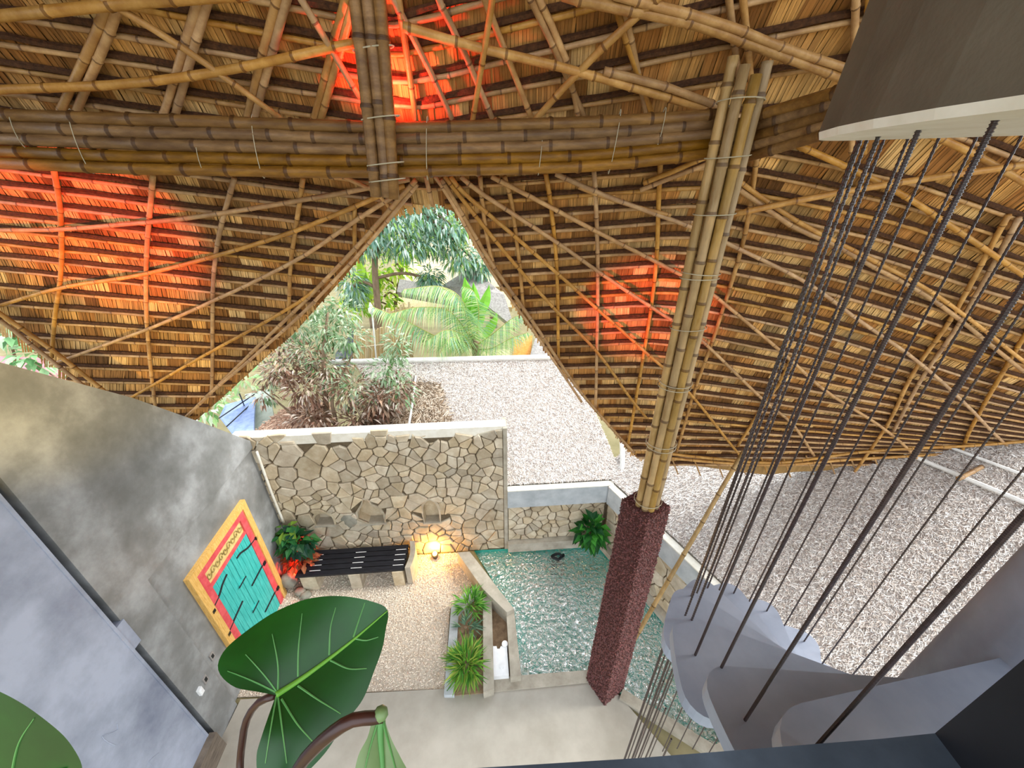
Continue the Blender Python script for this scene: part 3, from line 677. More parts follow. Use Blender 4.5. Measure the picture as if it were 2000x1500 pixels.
# solid layer behind the blades, thick enough to keep the daylight out
b = MB(); XS = [XL + q * .1 for q in range(int((XR - XL) / .1) + 1)]
for X0, X1 in zip(XS, XS[1:]):
    h0 = [hmin(X0) + .02, hmin(X1) + .02]; n = 26
    for q in range(n):
        a, c = q / n, (q + 1) / n
        if X1 > xr(h0[0] + (2.38 - h0[0]) * c): continue
        p = lambda X, hm, f, d: rp(X, hm + (2.38 - hm) * f, d)
        b.face([p(X0, h0[0], a, -.035), p(X1, h0[1], a, -.035), p(X1, h0[1], c, -.035), p(X0, h0[0], c, -.035)])
        b.face([p(X0, h0[0], a, -.17), p(X0, h0[0], c, -.17), p(X1, h0[1], c, -.17), p(X1, h0[1], a, -.17)])
b.build('thatch_backing', M['backing'], rf)
# the roof carries on overhead to its ridge behind the viewer
b = MB()
top = [rp(X, 2.36, -.05) for X in (XL, -3, 0, 3, 5.0)]; rid = [V((x, -1.2, H + 2.7)) for x in (XL, -3, 0, 3, 5.0)]
for A, B in ((top, rid),):
    for q in range(4): b.face([A[q], A[q + 1], B[q + 1], B[q]])
b.build('thatch_overhead', M['backing'], rf)
# purlins: a bamboo with a dark folded-leaf spine above it, cut at the opening
def runs(k):
    X = XL; cur = []
    while X < XR:
        h = level(k, X)
        if h > hmin(X) + .03 and X < xr(h) + .1: cur.append((X, h))
        else:
            if len(cur) > 3: yield cur
            cur = []
        X += .1
    if len(cur) > 3: yield cur
for k in LEVELS[:-1]:
    if k > 1.75: break
    for run in runs(k):
        pts = [rp(X, h, .045) for X, h in run][::2] + [rp(*run[-1], .045)]
        b = MB(); bamboo(b, pts, .0175 * U(.9, 1.15), .42, 7, .9, .012); b.build('purlin', M['bamboo'], rf, True)
        b = MB(); sp = []; sd = U(0, 99); rr = []
        for X, h in run:
            w = noise.noise(V((X * 4, sd, 0))); sp.append(rp(X, h + .036 + .008 * w, .032)); rr.append(.021 + .007 * noise.noise(V((X * 9, sd, 5))))
        b.tube(sp, rr, 6); b.build('thatch_spine', M['spine'], rf)
def pole(name, pts, r, off, mt='bamboo', gap=.33):
    b = MB(); P = [on_roof(x, y, off) for x, y in pts]; bamboo(b, curve(P, .15), r, gap, 8, .93, .006); return b.build(name, M[mt], rf, True)
RAFT = [
    [(225, -60), (202, 30), (118, 218)], [(240, -60), (226, 30), (150, 218)], [(402, -50), (388, 7), (318, 228)], [(422, -50), (406, 0), (341, 228)],
    [(556, -50), (541, 0), (480, 235)], [(574, -50), (559, 0), (496, 235)], [(690, -50), (676, 0), (612, 238)], [(703, -50), (690, 0), (624, 238)],
    [(770, -50), (778, 0), (800, 150), (813, 240)], [(750, -50), (772, 7), (830, 120), (882, 232)], [(840, -50), (856, 0), (905, 100), (961, 230)],
    [(930, -50), (958, 28), (1038, 228)], [(1020, -50), (1038, 0), (1090, 110), (1142, 230)], [(1034, -50), (1054, 0), (1104, 110), (1130, 230)],
    [(1190, -40), (1206, 25), (1273, 222)], [(1205, -40), (1222, 25), (1262, 222)], [(1418, -50), (1424, 0), (1441, 140), (1448, 190)], [(1446, -50), (1452, 0), (1466, 140), (1470, 190)],
    [(1674, -50), (1671, 0), (1666, 133), (1664, 300)], [(1702, -50), (1699, 0), (1692, 110), (1688, 300)],
    [(105, 330), (118, 420), (119, 534), (107, 625), (101, 698)], [(299, 343), (289, 450), (285, 537), (287, 625), (294, 712), (304, 800)],
    [(457, 348), (430, 450), (416, 555), (415, 695), (413, 770)], [(592, 348), (577, 450), (567, 530), (563, 655)], [(693, 400), (693, 500)],
    [(938, 345), (940, 380), (955, 485), (975, 555)], [(985, 345), (1000, 400), (1017, 537), (1024, 625)], [(1066, 340), (1076, 400), (1087, 520), (1091, 700)],
    [(1160, 335), (1164, 400), (1168, 555), (1163, 795)], [(1290, 320), (1287, 380), (1280, 537), (1259, 681), (1227, 866)],
    [(1480, 290), (1470, 370), (1457, 450), (1433, 537), (1394, 660), (1356, 765), (1321, 885)], [(1545, 700), (1524, 747), (1492, 790), (1440, 872)],
    [(1970, 420), (1947, 460), (1860, 618), (1783, 730), (1730, 835), (1667, 925)], [(1990, 425), (1965, 470), (1878, 625), (1800, 740), (1745, 842)],
    [(2060, 560), (1980, 690), (1900, 830), (1870, 905)]]
for i, q in enumerate(RAFT): pole('rafter', q, .026 if i < 8 else .021, .085)
BRACE = [
    ([(800, 350), (700, 371), (560, 396), (434, 416), (297, 434), (105, 448), (-60, 449)], .021), ([(790, 362), (577, 451), (420, 500), (290, 534), (108, 565), (-60, 617)], .021),
    ([(778, 378), (700, 427), (577, 509), (420, 586), (290, 642), (98, 713)], .020), ([(640, 545), (567, 600), (385, 702), (245, 783)], .019),
    ([(812, 352), (715, 462), (600, 583), (480, 700), (364, 814)], .022), ([(815, 360), (696, 502), (560, 640), (402, 775)], .019),
    ([(660, 340), (730, 372), (765, 410)], .018), ([(832, 345), (845, 400)], .02),
    ([(862, 350), (905, 425), (965, 522), (1049, 641), (1140, 774), (1238, 884)], .021), ([(850, 345), (874, 380), (960, 530), (1045, 650), (1136, 785)], .017),
    ([(868, 345), (895, 380), (940, 436), (1021, 534), (1087, 607), (1168, 688), (1224, 768), (1262, 815)], .020), ([(880, 345), (909, 380), (1000, 457), (1084, 530), (1168, 604), (1252, 681), (1338, 758), (1443, 887)], .020),
    ([(900, 345), (944, 380), (1084, 471), (1168, 530), (1304, 621), (1360, 656), (1496, 786), (1545, 825), (1590, 890)], .020), ([(960, 345), (1028, 380), (1168, 453), (1325, 534), (1384, 569), (1531, 691), (1615, 765), (1737, 845), (1800, 905)], .020),
    ([(1085, 340), (1175, 380), (1350, 443), (1412, 471), (1580, 555), (1667, 618), (1772, 691), (1860, 765), (1965, 870)], .020), ([(1430, 360), (1545, 440), (1625, 476), (1685, 510), (1825, 588), (2000, 726)], .022),
    ([(1440, 352), (1560, 434), (1700, 506), (1840, 584), (2020, 722)], .02), ([(1560, 285), (1640, 320), (1760, 380), (1900, 470), (2030, 560)], .024), ([(1800, 255), (1900, 300), (2040, 380)], .026),
    ([(1130, 365), (1210, 396), (1310, 420)], .018), ([(1250, 372), (1300, 352), (1390, 318)], .02), ([(1256, 358), (1310, 336), (1395, 300)], .02)]
for q, r in BRACE: pole('brace', q, r, .13)
STRUT = [
    ([(185, -14), (203, 0), (378, 108), (556, 236)], .021), ([(570, -30), (588, 0), (647, 95), (702, 190)], .02), ([(966, -30), (961, 0), (923, 236)], .02), ([(1320, -36), (1280, 0), (1140, 130), (1046, 234)], .025),
    ([(-60, 178), (0, 175), (217, 166), (427, 140), (693, 84)], .028), ([(-60, 38), (0, 31), (206, 10), (392, -3), (480, -12)], .03), ([(786, 52), (940, 95), (1115, 136), (1350, 205), (1397, 218)], .027),
    ([(1100, -10), (1133, 0), (1350, 45), (1440, 77), (1660, 160)], .028), ([(1200, -10), (1400, 42), (1500, 80), (1690, 146)], .025), ([(1180, 138), (1300, 168), (1400, 208)], .025), ([(1426, 420), (1650, 374), (2020, 318)], .026),
    ([(-200, 470), (0, 612), (100, 682), (242, 793), (300, 830)], .026), ([(-200, 490), (0, 625), (60, 672), (190, 775)], .024)]
for q, r in STRUT: pole('tie_pole', q, r, .2)
for off, dy in ((.1, 0), (.14, -14)): pole('eave_pole', [(1290, 893 + dy * .6), (1400, 903 + dy * .5), (1520, 908 + dy * .3), (1700, 895 + dy), (1900, 884 + dy), (2100, 868 + dy)], .022, off)
for k in range(16):                        # rafter tails sticking out under the eave
    x = 1310 + k * 44; y = 912 + (k % 3) * 3
    b = MB(); a = on_roof(x, y - 22, .06); e = on_roof(x + 14, y + 14, .05); bamboo(b, [a, e], .012, .3, 6); b.build('rafter_tail', M['bamboo'], rf, True)
b = MB(); bamboo(b, [at_y(1872, 935, 3.9), at_y(1925, 908, 4.2)], .03, .3, 8); tag(b.build('broken_pole', M['bamboo'], None, True), 'short broken bamboo stub hanging below the right eave', 'pole')

# ---- coloured spotlights that wash the thatch (on the upper floor, out of the picture) ----------
def spot(lab, p, q, colr, power, deg, blend=.5):
    t = thing('spotlight', lab, 'lamp', p, 'roof spotlights'); p, q = V(p), V(q); d = (q - p).normalized()
    b = MB(); b.tube([p - d * .14, p - d * .02], [.04, .06], 12); b.build('housing', M['iron'], t, True)
    b = MB(); b.tube([p - d * .1, p - d * .1 - V((0, 0, .15))], .012, 6); b.build('stake', M['iron'], t)
    l = bpy.data.lights.new('spotlight', 'SPOT'); l.color = colr; l.energy = power; l.spot_size = math.radians(deg); l.spot_blend = blend; l.shadow_soft_size = .03
    o = bpy.data.objects.new('spot_light', l); col.objects.link(o); o.parent = t; o.rotation_euler = d.to_track_quat('-Z', 'Y').to_euler()
spot('red spotlight aimed at the left thatch', (-1.5, .2, 5.5), on_roof(190, 455), (1, .05, .02), 1300, 27, .9)
spot('red spotlight aimed at the right thatch', (-1.7, .1, 5.4), on_roof(1268, 605), (1, .06, .03), 1300, 17, .8)
pq = at_y(752, 220, 3.16); spot('red spotlight resting on the main bamboo beam', pq, pq + V((.1, .25, .6)), (1, .05, .03), 60, 165, .9)
spot('yellow spotlight aimed at the lower left thatch', (-1.3, .1, 5.4), on_roof(190, 640), (1, .70, .15), 480, 34, .9)

# ================================================================== spiral stair
SC = V((1.44, .57)); RO = .87
def pol(r, deg): a = math.radians(deg); return V((SC.x + r * math.cos(a), SC.y + r * math.sin(a)))
def wedge(a0, a1, ri, ro, rc=.1):
    n = 14; P = [pol(ri, a1), pol(ri, (a0 + a1) / 2), pol(ri, a0)]
    dr = math.degrees(rc / ro)
    def corner(aa, s):
        return [pol(ro - rc + rc * math.sin(t), aa + s * dr * (1 - math.cos(t))) for t in [q * math.pi / 12 for q in range(7)]]
    P += corner(a0, 1); P += [pol(ro, a0 + dr + (a1 - a0 - 2 * dr) * q / n) for q in range(1, n)]; P += corner(a1, -1)[::-1]
    return P
st = thing('spiral_staircase', 'grey concrete spiral staircase hung on vertical steel rods', 'staircase', (SC.x, SC.y, 0))
b = MB(); b.tube([V((SC.x, SC.y, 0)), V((SC.x, SC.y, 7.6))], .145, 24); b.build('newel_column', M['conc_near'], st, True)
TREAD = []
for i in range(17):
    z = H - 1.13 - .195 * i; a0 = 196 - 19.5 * i - (6.5 if i == 0 else 0); TREAD.append((a0, z))
    b = MB(); w = wedge(a0, a0 + (24 if i else 66), .12, RO, .085 if i else .12)
    b.loft([V((p.x, p.y, z - .06)) for p in w], [V((p.x, p.y, z)) for p in w]); b.build('tread', M['stair'], st)
w = wedge(151, 262, .1, RO + .02, .07)
def scaled(w, f): c = V((SC.x, SC.y)); return [c + (p - c) * f for p in w]
b = MB(); A = [V((p.x, p.y, H + .075)) for p in w]; B = [V((p.x, p.y, H + .30)) for p in scaled(w, .985)]; Cq = [V((p.x, p.y, H + .62)) for p in scaled(w, .93)]
b.loft(A, B); b.loft(B, Cq); ul = b.build('upper_landing', M['landing'], st)
b = MB(); b.loft([V((p.x, p.y, H + .062)) for p in scaled(w, .995)], [V((p.x, p.y, H + .075)) for p in w]); b.build('skylit_soffit', M['capw'], ul)  # added white layer: its colour stands in for sky bounce on the underside
# ribbed reinforcing bars: one long bar, shared by all the rods
def rebar(z0, z1, r=.0036):
    b = MB(); z = z0; P = []; rr = []
    while z < z1:
        P += [V((0, 0, z)), V((0, 0, z + .0055)), V((0, 0, z + .0075)), V((0, 0, z + .0105))]; rr += [r, r, r * 1.28, r * 1.28]; z += .0125
    b.tube(P, rr, 6); me = bpy.data.meshes.new('stair_rod'); me.from_pydata(b.v, [], b.f); me.materials.append(M['rebar']); return me
long_bar = rebar(0, 4.2)
for i in range(19):
    a = 214 - 9.3 * i; p = pol(.80, a)
    # each rod ends in the tread under it
    zt = [z for (a0, z) in TREAD if a0 - 1 <= a <= a0 + (24 if z < H - 1.2 else 66)]
    zb = (max(zt) if i < 6 else min(zt + [TREAD[-1][1]])) if zt else 3.2
    o = bpy.data.objects.new('stair_rod', long_bar); col.objects.link(o); o.parent = st
    L = (H + .08 if a > 150 else H + 1.2) - (zb - .02); o.location = (p.x - SC.x, p.y - SC.y, zb - .02); o.scale = (1, 1, L / 4.2)
for i in range(9):                         # thinner rods that carry on below to the ground
    a = 176 - 6.5 * i; p = pol(.84, a); o = bpy.data.objects.new('stair_rod', long_bar); col.objects.link(o); o.parent = st
    o.location = (p.x - SC.x, p.y - SC.y, .03); o.scale = (.8, .8, (H - 1.9) / 4.2)

# ---- parapet in front of the viewer -----------------------------------------------------------
zl = H - .8
far = [at_z(880, 1503, zl).xy, at_z(1240, 1481, zl).xy, at_z(1720, 1443, zl).xy, at_z(1826, 1432, zl).xy]
tag(slab('wall_parapet', [tuple(p) for p in far] + [(.72, .02), (-.1, -.05)], zl - .35, zl, M['ledge']), 'slate blue parapet ledge at the bottom edge', None, kind='structure')
e = at_z(1826, 1432, zl).xy
tag(slab('wall_corner', [(e.x, e.y), (e.x + .45, e.y - .30), (e.x + .45, e.y - .5), (e.x - .0, e.y - .22)], zl - .6, zl + .36, M['dark']), 'near black parapet corner at the lower right', None, kind='structure')

# ================================================================== philodendron in the foreground
ph = thing('philodendron', 'large glossy philodendron with heart-shaped leaves in front of the viewer', 'plant', at_c(540, 1700, .66))
def big_leaf(out, mid, plane, cup, m, mv, veins=(), wid=120.):
    # out: outline in picture pixels from the stalk notch round to the notch; plane(px,py) -> point of the flat blade, then cupped
    mpts = curve([V((x, y, 0)) for x, y in mid], 6); n = 7
    nrm = (plane(mid[0][0] + 50, mid[0][1]) - plane(*mid[0])).cross(plane(mid[0][0], mid[0][1] + 50) - plane(*mid[0])).normalized()
    if nrm.dot(V((0, 0, H)) - plane(*mid[0])) < 0: nrm = -nrm
    def surf(x, y, lift=0.):
        w = min((p - V((x, y, 0))).length for p in mpts) / wid
        return plane(x, y) + nrm * (cup * (math.sin(min(w, 1.5) * 2.1) * 1.0 - .9 * w * w) + lift)
    O = curve([V((x, y, 0)) for x, y in out], 8); b = MB(); m_ = len(O)
    for p in O:
        c = min(mpts, key=lambda q: (q - p).length)
        for q in range(n + 1): x = c.lerp(p, q / n); b.v.append(tuple(surf(x.x, x.y)))
    for i in range(m_ - 1):
        for q in range(n): a = i * (n + 1) + q; b.f.append((a, a + 1, a + n + 2, a + n + 1))
    b.c = [None] * len(b.f); lf = b.build('leaf', M[m], ph, True)
    P = [surf(p.x, p.y, .001) for p in mpts]; b = MB(); b.tube(P, [.0055 * (1 - .8 * i / len(P)) for i in range(len(P))], 6); b.build('midrib', M[mv], lf, True)
    for v in veins:
        c = curve([V((x, y, 0)) for x, y in v], 6); b = MB(); b.tube([surf(p.x, p.y, .0005) for p in c], [.0017 * (1 - .6 * i / len(c)) for i in range(len(c))], 5); b.build('side_vein', M['vein2'], lf)
    return lf
OUT = [(538, 1354), (518, 1350), (491, 1351), (461, 1345), (437, 1327), (426, 1308), (427, 1288), (442, 1263), (479, 1231), (528, 1197), (577, 1176), (614, 1168), (664, 1167), (725, 1177), (757, 1192),
       (752, 1234), (745, 1270), (730, 1312), (708, 1367), (676, 1409), (639, 1465), (602, 1505), (553, 1554), (518, 1550), (503, 1520), (501, 1475), (511, 1443), (526, 1404), (538, 1377), (538, 1354)]
def plane1(x, y): return at_c(x, y, .66 - (y - 1350) * .00042 + (x - 590) * .00022)
VE = ([(541, 1352), (520, 1325), (480, 1280)], [(543, 1350), (543, 1300), (532, 1240)], [(582, 1322), (583, 1270), (590, 1200)], [(643, 1280), (645, 1230), (655, 1190)], [(690, 1245), (703, 1205), (712, 1180)],
      [(540, 1360), (530, 1420), (518, 1490)], [(543, 1362), (552, 1430), (560, 1490)], [(550, 1366), (580, 1415), (612, 1450)], [(582, 1340), (620, 1368), (665, 1395)], [(645, 1290), (680, 1308), (715, 1308)], [(695, 1248), (715, 1252), (738, 1246)], [(538, 1352), (500, 1335), (445, 1312)])
big_leaf(OUT, [(539, 1358), (600, 1318), (680, 1258), (757, 1193)], plane1, .014, 'leaf', 'vein', VE)
def plane2(x, y): return at_c(x, y, .55 + (y - 1450) * .0002)
big_leaf([(-40, 1600), (-160, 1560), (-190, 1460), (-120, 1370), (-40, 1346), (0, 1353), (60, 1382), (120, 1427), (150, 1467), (163, 1503), (160, 1560), (100, 1610), (0, 1630), (-40, 1600)], [(-40, 1600), (-20, 1560), (30, 1525), (130, 1500)], plane2, .003, 'leaf', 'vein', ([(-20, 1555), (-30, 1450), (-20, 1370)], [(20, 1530), (40, 1450), (70, 1400)]), 160.)
def plane3(x, y): return at_c(x, y, .52 - (y - 1400) * .0003)
big_leaf([(737, 1391), (728, 1410), (720, 1440), (702, 1475), (693, 1520), (705, 1560), (745, 1590), (790, 1560), (802, 1520), (785, 1478), (768, 1445), (755, 1412), (752, 1391), (737, 1391)], [(744, 1395), (744, 1440), (748, 1500), (750, 1580)], plane3, .010, 'leaf2', 'vein2', ([(740, 1405), (725, 1460), (714, 1510)], [(748, 1405), (764, 1460), (778, 1510)]), 60.)
for pts, r in (([(538, 1358, .662), (505, 1372, .67), (482, 1405, .68), (473, 1450, .68), (468, 1520, .68), (470, 1750, .60)], .0062), ([(748, 1398, .515), (728, 1402, .51), (690, 1406, .5), (650, 1430, .5), (610, 1466, .51), (580, 1505, .53), (540, 1590, .56), (480, 1760, .58)], .0085), ([(-40, 1600, .58), (100, 1680, .6), (430, 1790, .58)], .008)):
    b = MB(); c = curve([at_c(*p) for p in pts], .02); b.tube(c, r, 8); b.build('stalk', M['stem'], ph, True)
b = MB(); p = at_c(744, 1394, .513); b.blob(p, .010, .010, .009); b.build('bud', M['leaf2'], ph, True)
b = MB(); pz = at_c(460, 1800, .58); b.tube([pz - V((0, 0, .22)), pz - V((0, 0, .02)), pz], [.07, .10, .105], 18); b.build('pot', M['pot'], ph, True)

# ================================================================== neighbouring roofs, seen from above
def straw_roof(name, lab, quad, n, hues, wl=(.09, .018), cat='roof', thick=.14, dens=None):
    # quad: eave-left, eave-right, top-right, top-left (world points)
    a, b_, c, d = [V(p) for p in quad]; t = thing(name, lab, cat, a)
    nrm = (b_ - a).cross(d - a).normalized(); nrm = nrm if nrm.z > 0 else -nrm
    m = MB(); m.loft([p - nrm * thick for p in (a, b_, c, d)], [a, b_, c, d]); m.build('straw_bed', M['strawbase'], t)
    m = MB(); dn = ((a + b_) - (c + d)).normalized(); sd = nrm.cross(dn)
    for _ in range(n):
        u, v = R(), R(); p = a.lerp(b_, u).lerp(d.lerp(c, u), v); an = random.gauss(0, .75); L = wl[0] * U(.6, 1.4)
        dd = dn * math.cos(an) + sd * math.sin(an); ss = (nrm.cross(dd)) * wl[1] * U(.5, 1); lift = U(.0, .03)
        q = srgb(random.choice(hues)); f = U(.6, 1.25); cc = (q[0] * f, q[1] * f, q[2] * f)
        m.face([p - dd * L + nrm * .004 - ss, p - dd * L + nrm * .004 + ss, p + dd * L + nrm * (lift + .005) + ss * .6, p + dd * L + nrm * (lift + .005) - ss * .6], cc)
    m.build('straw', M['straw'], t, kind='stuff'); return t, nrm
SH = ['#f2ede9', '#e2dbd6', '#fbf9f7', '#cdc2bc', '#a89b95', '#ddd4ce', '#ffffff']
# roof outside the angled pool wall
eav = [POOLW(-.35, 1.73, -.045), POOLW(6.4, 1.73, -.045)]; sl = V((0.883, .469, 0)) * 5.2 + V((0, 0, 2.6))
t, nr = straw_roof('straw_roof', 'bleached straw roof sloping up beyond the angled pool wall', [eav[0], eav[1], eav[1] + sl, eav[0] + sl], 150000, SH, (.026, .0055))
for f, w in ((.56, .03), (.63, .022)):
    b = MB(); P = [(eav[0] + sl * f).lerp(eav[1] + sl * (f + .05), q / 10) + nr * .05 for q in range(11)]; b.tube(P, w, 6); b.build('ridge_batten', M['ridge'], t)
# roof behind the stone wall
e0, e1 = STONE(-1.6, 1.73, -.045), STONE(2.3, 1.73, -.045); up_ = STONE(0, 0, -2.3) - STONE(0, 0, 0) + V((0, 0, 1.55))
t, nr = straw_roof('straw_roof', 'bleached straw roof with a pale ridge behind the tall stone wall', [e0, e1, e1 + up_ + V((-.6, 0, 0)), e0 + up_ - V((1.6, 0, 0))], 70000, SH, (.028, .006))
b = MB(); P = [(e0 + up_ - V((2.2, 0, -.03))).lerp(e1 + up_ + V((-.55, 0, .03)), q / 12) for q in range(13)]; b.tube(P, .07, 8); b.build('ridge_roll', M['ridge'], t, True)
b = MB(); b.tube([e1 + V((0, 0, .02)), e1 + V((.05, .35, .3)), e1 + V((.1, .8, .62))], .05, 6); b.build('valley_strip', M['ridge'], t)
# small hip with dry fronds on the left of it
q0, q1 = at_y(690, 842, 6.3), at_y(880, 838, 6.2)
t, nr = straw_roof('frond_roof', 'small brown frond roof peeping over the tall stone wall', [q0, q1, at_y(845, 735, 7.6), at_y(800, 730, 7.6)], 5000, ['#b9a896', '#8a7560', '#d6c8b8', '#6d5a48'], (.16, .012))
b = MB(); b.tube([at_y(798, 835, 6.15), at_y(805, 790, 6.6), at_y(812, 735, 7.5)], .022, 6); b.build('hip_strip', M['ridge'], t)
for k in range(4):
    b = MB(); p = at_y(790, 822, 6.12); b.tube([p, p + V((U(-.05, .12), -.05, -.28 + U(-.08, .08)))], .012, 5); b.build('dry_stalk', M['bark'], t)
q0, q1 = at_y(488, 852, 6.0), at_y(640, 846, 6.1)
straw_roof('frond_roof', 'low pinkish thatch roof beside the blue sheet', [q0, q1, at_y(640, 790, 7.0), at_y(560, 800, 6.9)], 2500, ['#d9b39c', '#e6c8b2', '#b98f7a'], (.12, .016))
# sheets and fence
def sheet(name, lab, pts, m, cat, thick=.04):
    P = [at_y(*p) for p in pts]; n = (P[1] - P[0]).cross(P[2] - P[0]).normalized(); n = n if n.z > 0 else -n
    t = thing(name, lab, cat, P[0]); b = MB(); b.loft([p - n * thick for p in P], P); b.build('panel', M[m], t); return t, P, n
t, P, n = sheet('metal_sheet', 'blue sheet roof with black wires at the wall corner', [(428, 815, 6.3), (455, 850, 5.9), (495, 850, 5.9), (498, 775, 7.2), (440, 790, 7.2)], 'bluesheet', 'sheet')
for a, c in (((430, 822), (500, 778)), ((445, 838), (490, 800)), ((470, 775), (480, 800))):
    b = MB(); b.tube([at_y(*a, 6.0) + V((0, 0, .06)), at_y(*c, 6.9) + V((0, 0, .1))], .012, 5); b.build('wire', M['iron'], t)
sheet('wall_sheet', 'grey-green sheet wall beside the blue sheet', [(495, 850, 6.25), (540, 845, 6.25), (525, 760, 7.5), (478, 770, 7.5)], 'greysheet', 'sheet')
sheet('tarp', 'dark grey tarpaulin behind the dry shrub beside the cane fence', [(655, 715, 9.0), (688, 715, 9.0), (690, 645, 9.9), (655, 690, 9.6)], 'darktarp', 'tarp')
ft = thing('cane_fence', 'pale cane fence panel behind the dry shrub', 'fence', at_y(740, 715, 8.8))
for k in range(30):
    x = 692 + k * 3.9; b = MB(); y1 = 662 - k * 1.0 + U(-6, 6); b.tube([at_y(x, 722, 8.8), at_y(x + U(-2, 2), y1 - (40 if k > 14 else 10), 8.9)], .026, 6); b.build('cane', M['cane'], ft)
for y in (705, 680): b = MB(); b.tube([at_y(690, y, 8.72), at_y(806, y - 14, 8.72)], .02, 6); b.build('fence_rail', M['cane'], ft)
t = thing('garden_torch', 'white lamp post with a teardrop head beside the cane fence', 'lamp post', at_y(733, 700, 8.4))
b = MB(); b.tube([at_y(736, 715, 8.4), at_y(727, 612, 8.4)], .02, 8); b.build('post', M['white'], t)
b = MB(); p = at_y(725, 604, 8.4); b.tube([p - V((0, 0, .12)), p - V((0, 0, .06)), p, p + V((0, 0, .1)), p + V((0, 0, .16))], [.03, .065, .07, .03, .005], 10); b.build('head', M['white'], t, True)
# far huts
def hut(lab, pts, m, y0, depth, thick=.2):
    P = [at_y(*p) for p in pts]; t = thing('far_hut_roof', lab, 'roof', P[0]); b = MB(); n = (P[1] - P[0]).cross(P[2] - P[0]).normalized(); n = n if n.z > 0 else -n
    b.loft([p - n * thick for p in P], P); b.build('thatch_slope', M[m], t); return t
hut('pale tan thatched roof in the distance under the tree', [(760, 600, 13), (1000, 600, 13), (960, 470, 17), (800, 470, 17)], 'tan', 13, 4)
hut('pale round straw roof behind the opening edge', [(880, 560, 12.5), (990, 560, 12.5), (950, 500, 14), (915, 500, 14)], 'tan', 12, 3)
t = hut('grey weathered thatch gable behind the coconut palm', [(905, 560, 10.6), (1005, 640, 9.6), (985, 575, 10.4), (920, 522, 11.6)], 'greyroof', 10, 3)
hut('grey weathered thatch slope left of the gable', [(860, 560, 11.2), (930, 620, 10.2), (965, 560, 10.6), (918, 523, 11.7)], 'greyroof', 10, 3)
hut('dark weathered thatch ridge left of the palm', [(775, 570, 11.5), (890, 590, 11.), (880, 560, 11.6), (780, 545, 12.)], 'greyroof', 10, 3)
hut('orange thatch slope at the right of the palm', [(1000, 706, 8.6), (1035, 706, 8.6), (1040, 655, 9.6), (1005, 660, 9.6)], 'orange', 9, 2)
hut('beige sandy canopy below the coconut palm', [(925, 712, 8.6), (1010, 706, 8.6), (1000, 680, 9.4), (945, 684, 9.4)], 'tan', 9, 2)
hut('grey straw slope at the right end of the ridge', [(1030, 712, 8.3), (1090, 712, 8.3), (1060, 655, 9.4), (1046, 658, 9.4)], 'greyroof', 9, 2)
hut('pink tiled roof beyond the raking concrete wall', [(-140, 760, 7.0), (180, 790, 7.0), (110, 700, 9.0), (-140, 690, 9.0)], 'pinkroof', 7, 2)

# ================================================================== trees and shrubs outside
def tree(name, lab, trunk, clusters, n, L, w, hues, droop=.5, r0=.12, cat='tree', branches=True):
    T = [at_y(*p) for p in trunk]; T.insert(0, V((T[0].x, T[0].y, -.02))); t = thing(name, lab, cat, T[0])
    b = MB(); c = curve(T, .2); b.tube(c, [r0 * (1 - .6 * i / len(c)) for i in range(len(c))], 8); b.build('trunk', M['bark'], t, True)
    for (x, y, Y, rx, ry, rz) in clusters:
        p = at_y(x, y, Y)
        if branches:
            j = min(c, key=lambda q: (q - p).length); b = MB(); q = j.lerp(p, .5) + V((0, 0, .15)); b.tube(curve([j, q, p], .2), [r0 * .42] * 2 + [r0 * .3] * 300 if False else r0 * .3, 6); b.build('branch', M['bark'], t, True)
    b = MB()
    for (x, y, Y, rx, ry, rz) in clusters: bush(b, at_y(x, y, Y), (rx, ry, rz), n, L, w, hues, droop)
    b.build('foliage', M['foliage'], t); return t
tree('mango_tree', 'big tree with drooping blue-green leaves filling the arched opening', [(745, 690, 10), (738, 600, 10), (732, 510, 10.2), (745, 450, 10.6), (800, 400, 11)],
     [(760, 440, 10.5, .9, .7, .45), (820, 420, 10.8, .9, .7, .5), (880, 440, 11, .8, .7, .5), (800, 475, 10.6, .8, .7, .35), (900, 500, 11, .6, .6, .4), (860, 470, 10.9, .7, .6, .4), (720, 470, 10.4, .7, .6, .4), (820, 380, 11, 1.2, .8, .5), (840, 545, 10.8, .35, .3, .35), (935, 520, 11.2, .4, .4, .5), (690, 560, 10.2, .35, .4, .5)],
     420, .24, .06, ['#7fa79a', '#9cbfae', '#5f8a74', '#b4cec2', '#6a9668', '#8fb45e', '#cfe0d8'], .8, .14)
tree('lime_tree', 'bright yellow-green tree behind the mango trunk', [(770, 640, 12.5), (778, 560, 12.5), (790, 500, 12.7)],
     [(770, 520, 12.5, .7, .5, .6), (720, 540, 12.3, .5, .5, .5), (790, 480, 12.8, .5, .5, .5), (700, 590, 12, .5, .4, .5), (750, 580, 12.2, .6, .4, .4), (905, 440, 13, .5, .5, .5), (930, 425, 13, .6, .5, .5)], 150, .3, .12, ['#a9cf3a', '#c3dc4f', '#8cbf3a', '#d5e46a', '#79aa35'], .4, .1)
